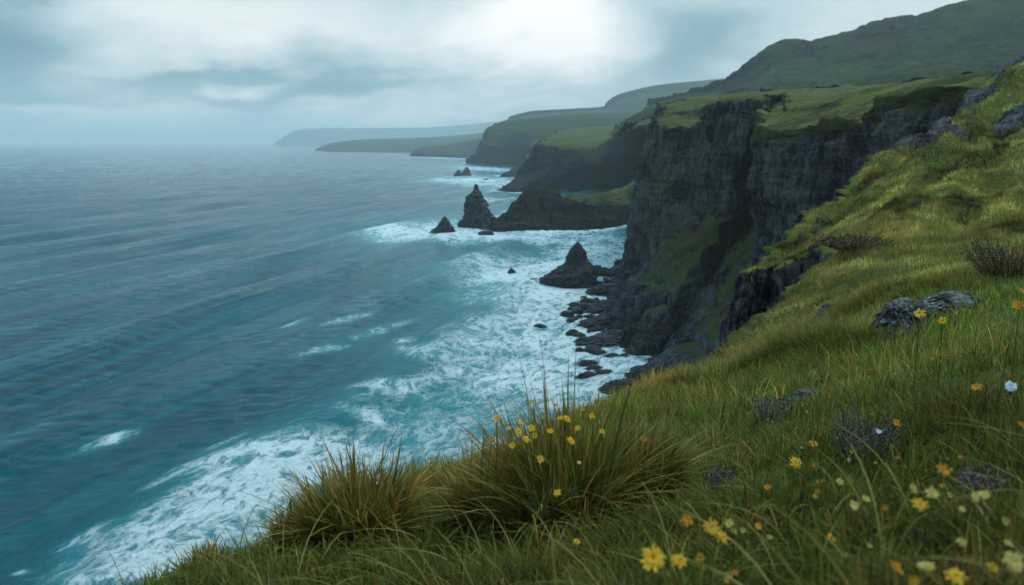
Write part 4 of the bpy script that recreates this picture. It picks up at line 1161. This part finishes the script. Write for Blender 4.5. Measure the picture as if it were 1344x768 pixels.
# thin milky veil of bubbles around it
veil = s.math('MULTIPLY', s.mr(s.math('SUBTRACT', pat, thr), -.35, .15), s.mr(fo, .05, .6))
deepn = s.mr(s.noise(s.mapping(p, (1 / 90., 1 / 320., 1), rot=(0, 0, -.3)), 1.0, 6, .6), .32, .68)
deep = s.mix(deepn, (.001, .028, .055), (.002, .104, .145))
wcol = s.mix(tq, deep, (.014, .20, .225))
wcol = s.mix(s.math('MULTIPLY', veil, .6), wcol, (.10, .44, .49))
base = s.mix(s.math('MULTIPLY', fm, .93), wcol, s.mix(f2, (.50, .66, .70), (.86, .89, .90)))
b1 = s.noise(s.mapping(p, (.7, 1.7, 1), rot=(0, 0, -.35)), 1.0, 8, .66, .4)
b2 = s.noise(s.mapping(p, (.11, .22, 1), rot=(0, 0, -.75)), 1.0, 6, .6, .5)
hh = s.math('MULTIPLY_ADD', b1, .9, s.math('MULTIPLY_ADD', b2, 1.6, s.math('MULTIPLY', fm, .5)))
nrm = s.bump(hh, 1.0, 1.3)
bs = s.n('ShaderNodeBsdfPrincipled'); s.lk(base, bs.inputs['Base Color'])
bs.inputs['IOR'].default_value = 1.30; bs.inputs['Specular Tint'].default_value = (.40, .86, 1, 1)
gust = s.mr(s.noise(s.mapping(p, (1 / 260., 1 / 90., 1), rot=(0, 0, .5)), 1.0, 5, .6), .35, .65, .05, .26)
s.lk(s.math('MAXIMUM', gust, s.math('MULTIPLY', fm, .8)), bs.inputs['Roughness']); s.lk(nrm, bs.inputs['Normal'])
s.out(bs.outputs[0])
M_SEA = m
sea = build_sea(); sea['kind'] = 'structure'

# ------------------------------------------------------------------ haze
m, nt = newmat('sea_haze'); s = N(nt)
pv = s.n('ShaderNodeVolumePrincipled'); pv.inputs['Color'].default_value = (.82, .96, 1.0, 1)
HAZE_D = .62e-4
pv.inputs['Density'].default_value = HAZE_D; pv.inputs['Anisotropy'].default_value = .25
o_ = s.n('ShaderNodeOutputMaterial'); s.lk(pv.outputs[0], o_.inputs['Volume'])
M_HAZE = m
b = 61000; zt = 660
hz_ = box_poly('haze', [(-b, -3000, -21), (b, -3000, -21), (b, b, -21), (-b, b, -21), (-b, -3000, zt), (b, -3000, zt), (b, b, zt), (-b, b, zt)],
               [(3, 2, 1, 0), (4, 5, 6, 7), (0, 1, 5, 4), (1, 2, 6, 5), (2, 3, 7, 6), (3, 0, 4, 7)], M_HAZE, None)
hz_['kind'] = 'stuff'; hz_['label'] = 'thin blue sea haze fading the far headlands'

# ------------------------------------------------------------------ sky
SUN_EL, SUN_AZ = 58.0, 60.0      # azimuth east of straight ahead
w = bpy.data.worlds.new('World'); scene.world = w; w.use_nodes = True
nt = w.node_tree; nt.nodes.clear(); s = N(nt)
sky = s.n('ShaderNodeTexSky', sky_type='NISHITA'); sky.sun_disc = False
sky.sun_elevation = R(SUN_EL); sky.sun_rotation = R(SUN_AZ); sky.air_density = 1.2; sky.dust_density = 2.0
tc = s.n('ShaderNodeTexCoord').outputs['Generated']
sx = s.n('ShaderNodeSeparateXYZ'); s.lk(tc, sx.inputs[0])
ay = s.math('MAXIMUM', s.math('ABSOLUTE', sx.outputs[1]), .08)
tu = s.math('DIVIDE', sx.outputs[0], ay); tv = s.math('DIVIDE', sx.outputs[2], ay)
# cloud deck seen in perspective
zz = s.math('ADD', s.math('MAXIMUM', sx.outputs[2], 0.0), .34)
cx_ = s.n('ShaderNodeCombineXYZ'); s.lk(s.math('DIVIDE', sx.outputs[0], zz), cx_.inputs[0]); s.lk(s.math('DIVIDE', sx.outputs[1], zz), cx_.inputs[1])
n1 = s.noise(cx_.outputs[0], 1.5, 7, .52, .35)
n2 = s.noise(s.mapping(cx_.outputs[0], loc=(4, 9, 2)), 3.6, 6, .5, .3)
dom = s.n('ShaderNodeCombineXYZ')
nd = s.math('MULTIPLY', s.math('SUBTRACT', n1, .5), .22)
nd2 = s.math('MULTIPLY', s.math('SUBTRACT', n2, .5), .16)
s.lk(s.math('ADD', tu, nd), dom.inputs[0]); s.lk(s.math('ADD', tv, nd2), dom.inputs[1])
sd = s.n('ShaderNodeSeparateXYZ'); s.lk(dom.outputs[0], sd.inputs[0]); U, V_ = sd.outputs[0], sd.outputs[1]
def sblob(px, py, wpx, hpx, amp):
    a, b_, c = ray(px, py)
    dx = s.math('DIVIDE', s.math('SUBTRACT', U, a / b_), wpx / F); dy = s.math('DIVIDE', s.math('SUBTRACT', V_, c / b_), hpx / F)
    e = s.math('EXPONENT', s.math('MULTIPLY', s.math('ADD', s.math('MULTIPLY', dx, dx), s.math('MULTIPLY', dy, dy)), -1.0))
    return s.math('MULTIPLY', e, amp)
acc = s.math('MULTIPLY_ADD', s.math('SUBTRACT', n1, .5), .55, s.math('MULTIPLY', s.math('SUBTRACT', n2, .5), .22))
for bb in [(745, 15, 75, 50, .42), (640, 50, 130, 40, .24), (320, 35, 150, 45, .20), (0, 60, 110, 70, -.30), (330, 122, 270, 20, -.17), (900, 60, 110, 60, -.17), (60, 150, 110, 14, .12),
           (420, 80, 50, 40, -.10), (1150, 20, 160, 60, .03), (600, 150, 200, 16, .08), (160, 20, 60, 30, .05), (1000, 100, 80, 20, .05)]:
    acc = s.math('ADD', acc, sblob(*bb))
val = s.math('ADD', s.math('MULTIPLY', acc, 1.25), .53)
rmp = s.n('ShaderNodeValToRGB'); s.lk(val, rmp.inputs[0])
e = rmp.color_ramp.elements
e[0].position = .12; e[0].color = (.15, .285, .36, 1)
e[1].position = .98; e[1].color = (.97, .985, .98, 1)
for ps, c in [(.35, (.27, .43, .50)), (.55, (.52, .645, .68)), (.75, (.75, .82, .83))]:
    x_ = e.new(ps); x_.color = (*c, 1)
bg1 = s.n('ShaderNodeBackground'); s.lk(sky.outputs[0], bg1.inputs[0]); bg1.inputs[1].default_value = .06
bg2 = s.n('ShaderNodeBackground'); s.lk(s.mix(s.mr(sx.outputs[2], .2, .6), rmp.outputs[0], s.mix(1.0, rmp.outputs[0], (.62, .88, 1.06), 'MULTIPLY')), bg2.inputs[0]); s.lk(s.math('MULTIPLY_ADD', s.math('MAXIMUM', s.math('SUBTRACT', sx.outputs[2], .12), 0.0), 1.35, 1.15), bg2.inputs[1])
mx = s.n('ShaderNodeMixShader'); mx.inputs[0].default_value = .93
s.lk(bg1.outputs[0], mx.inputs[1]); s.lk(bg2.outputs[0], mx.inputs[2])
wo = s.n('ShaderNodeOutputWorld'); s.lk(mx.outputs[0], wo.inputs[0])

sl = bpy.data.lights.new('sun', 'SUN'); sl.energy = 1.5; sl.angle = R(14); sl.color = (1, .92, .78)
so = bpy.data.objects.new('sun', sl); COL.objects.link(so)
dv = Vector((math.sin(R(SUN_AZ)) * math.cos(R(SUN_EL)), math.cos(R(SUN_AZ)) * math.cos(R(SUN_EL)), math.sin(R(SUN_EL))))
so.rotation_euler = dv.to_track_quat('Z', 'Y').to_euler(); so.location = (0, -20, 160)

# ------------------------------------------------------------------ camera and render
cam = bpy.data.cameras.new('camera'); co = bpy.data.objects.new('camera', cam); COL.objects.link(co)
co.location = (0, 0, CAMZ); co.rotation_euler = (R(90 - PITCH), 0, 0)
cam.sensor_fit = 'HORIZONTAL'; cam.sensor_width = 36; cam.lens = 36 * F / 1344
cam.clip_start = .05; cam.clip_end = 200000
cam.dof.use_dof = True; cam.dof.focus_distance = 6.0; cam.dof.aperture_fstop = cam.lens / 8.0
scene.camera = co
scene.view_settings.view_transform = 'Standard'; scene.view_settings.look = 'None'
scene.view_settings.exposure = 0.0; scene.view_settings.gamma = 1.0
cy = scene.cycles
cy.use_denoising = True
try: cy.denoiser = 'OPENIMAGEDENOISE'
except Exception: pass
cy.max_bounces = 5; cy.diffuse_bounces = 2; cy.glossy_bounces = 2; cy.transmission_bounces = 3; cy.volume_bounces = 1; cy.transparent_max_bounces = 4
cy.use_adaptive_sampling = True; cy.adaptive_threshold = .02
cy.caustics_reflective = False; cy.caustics_refractive = False
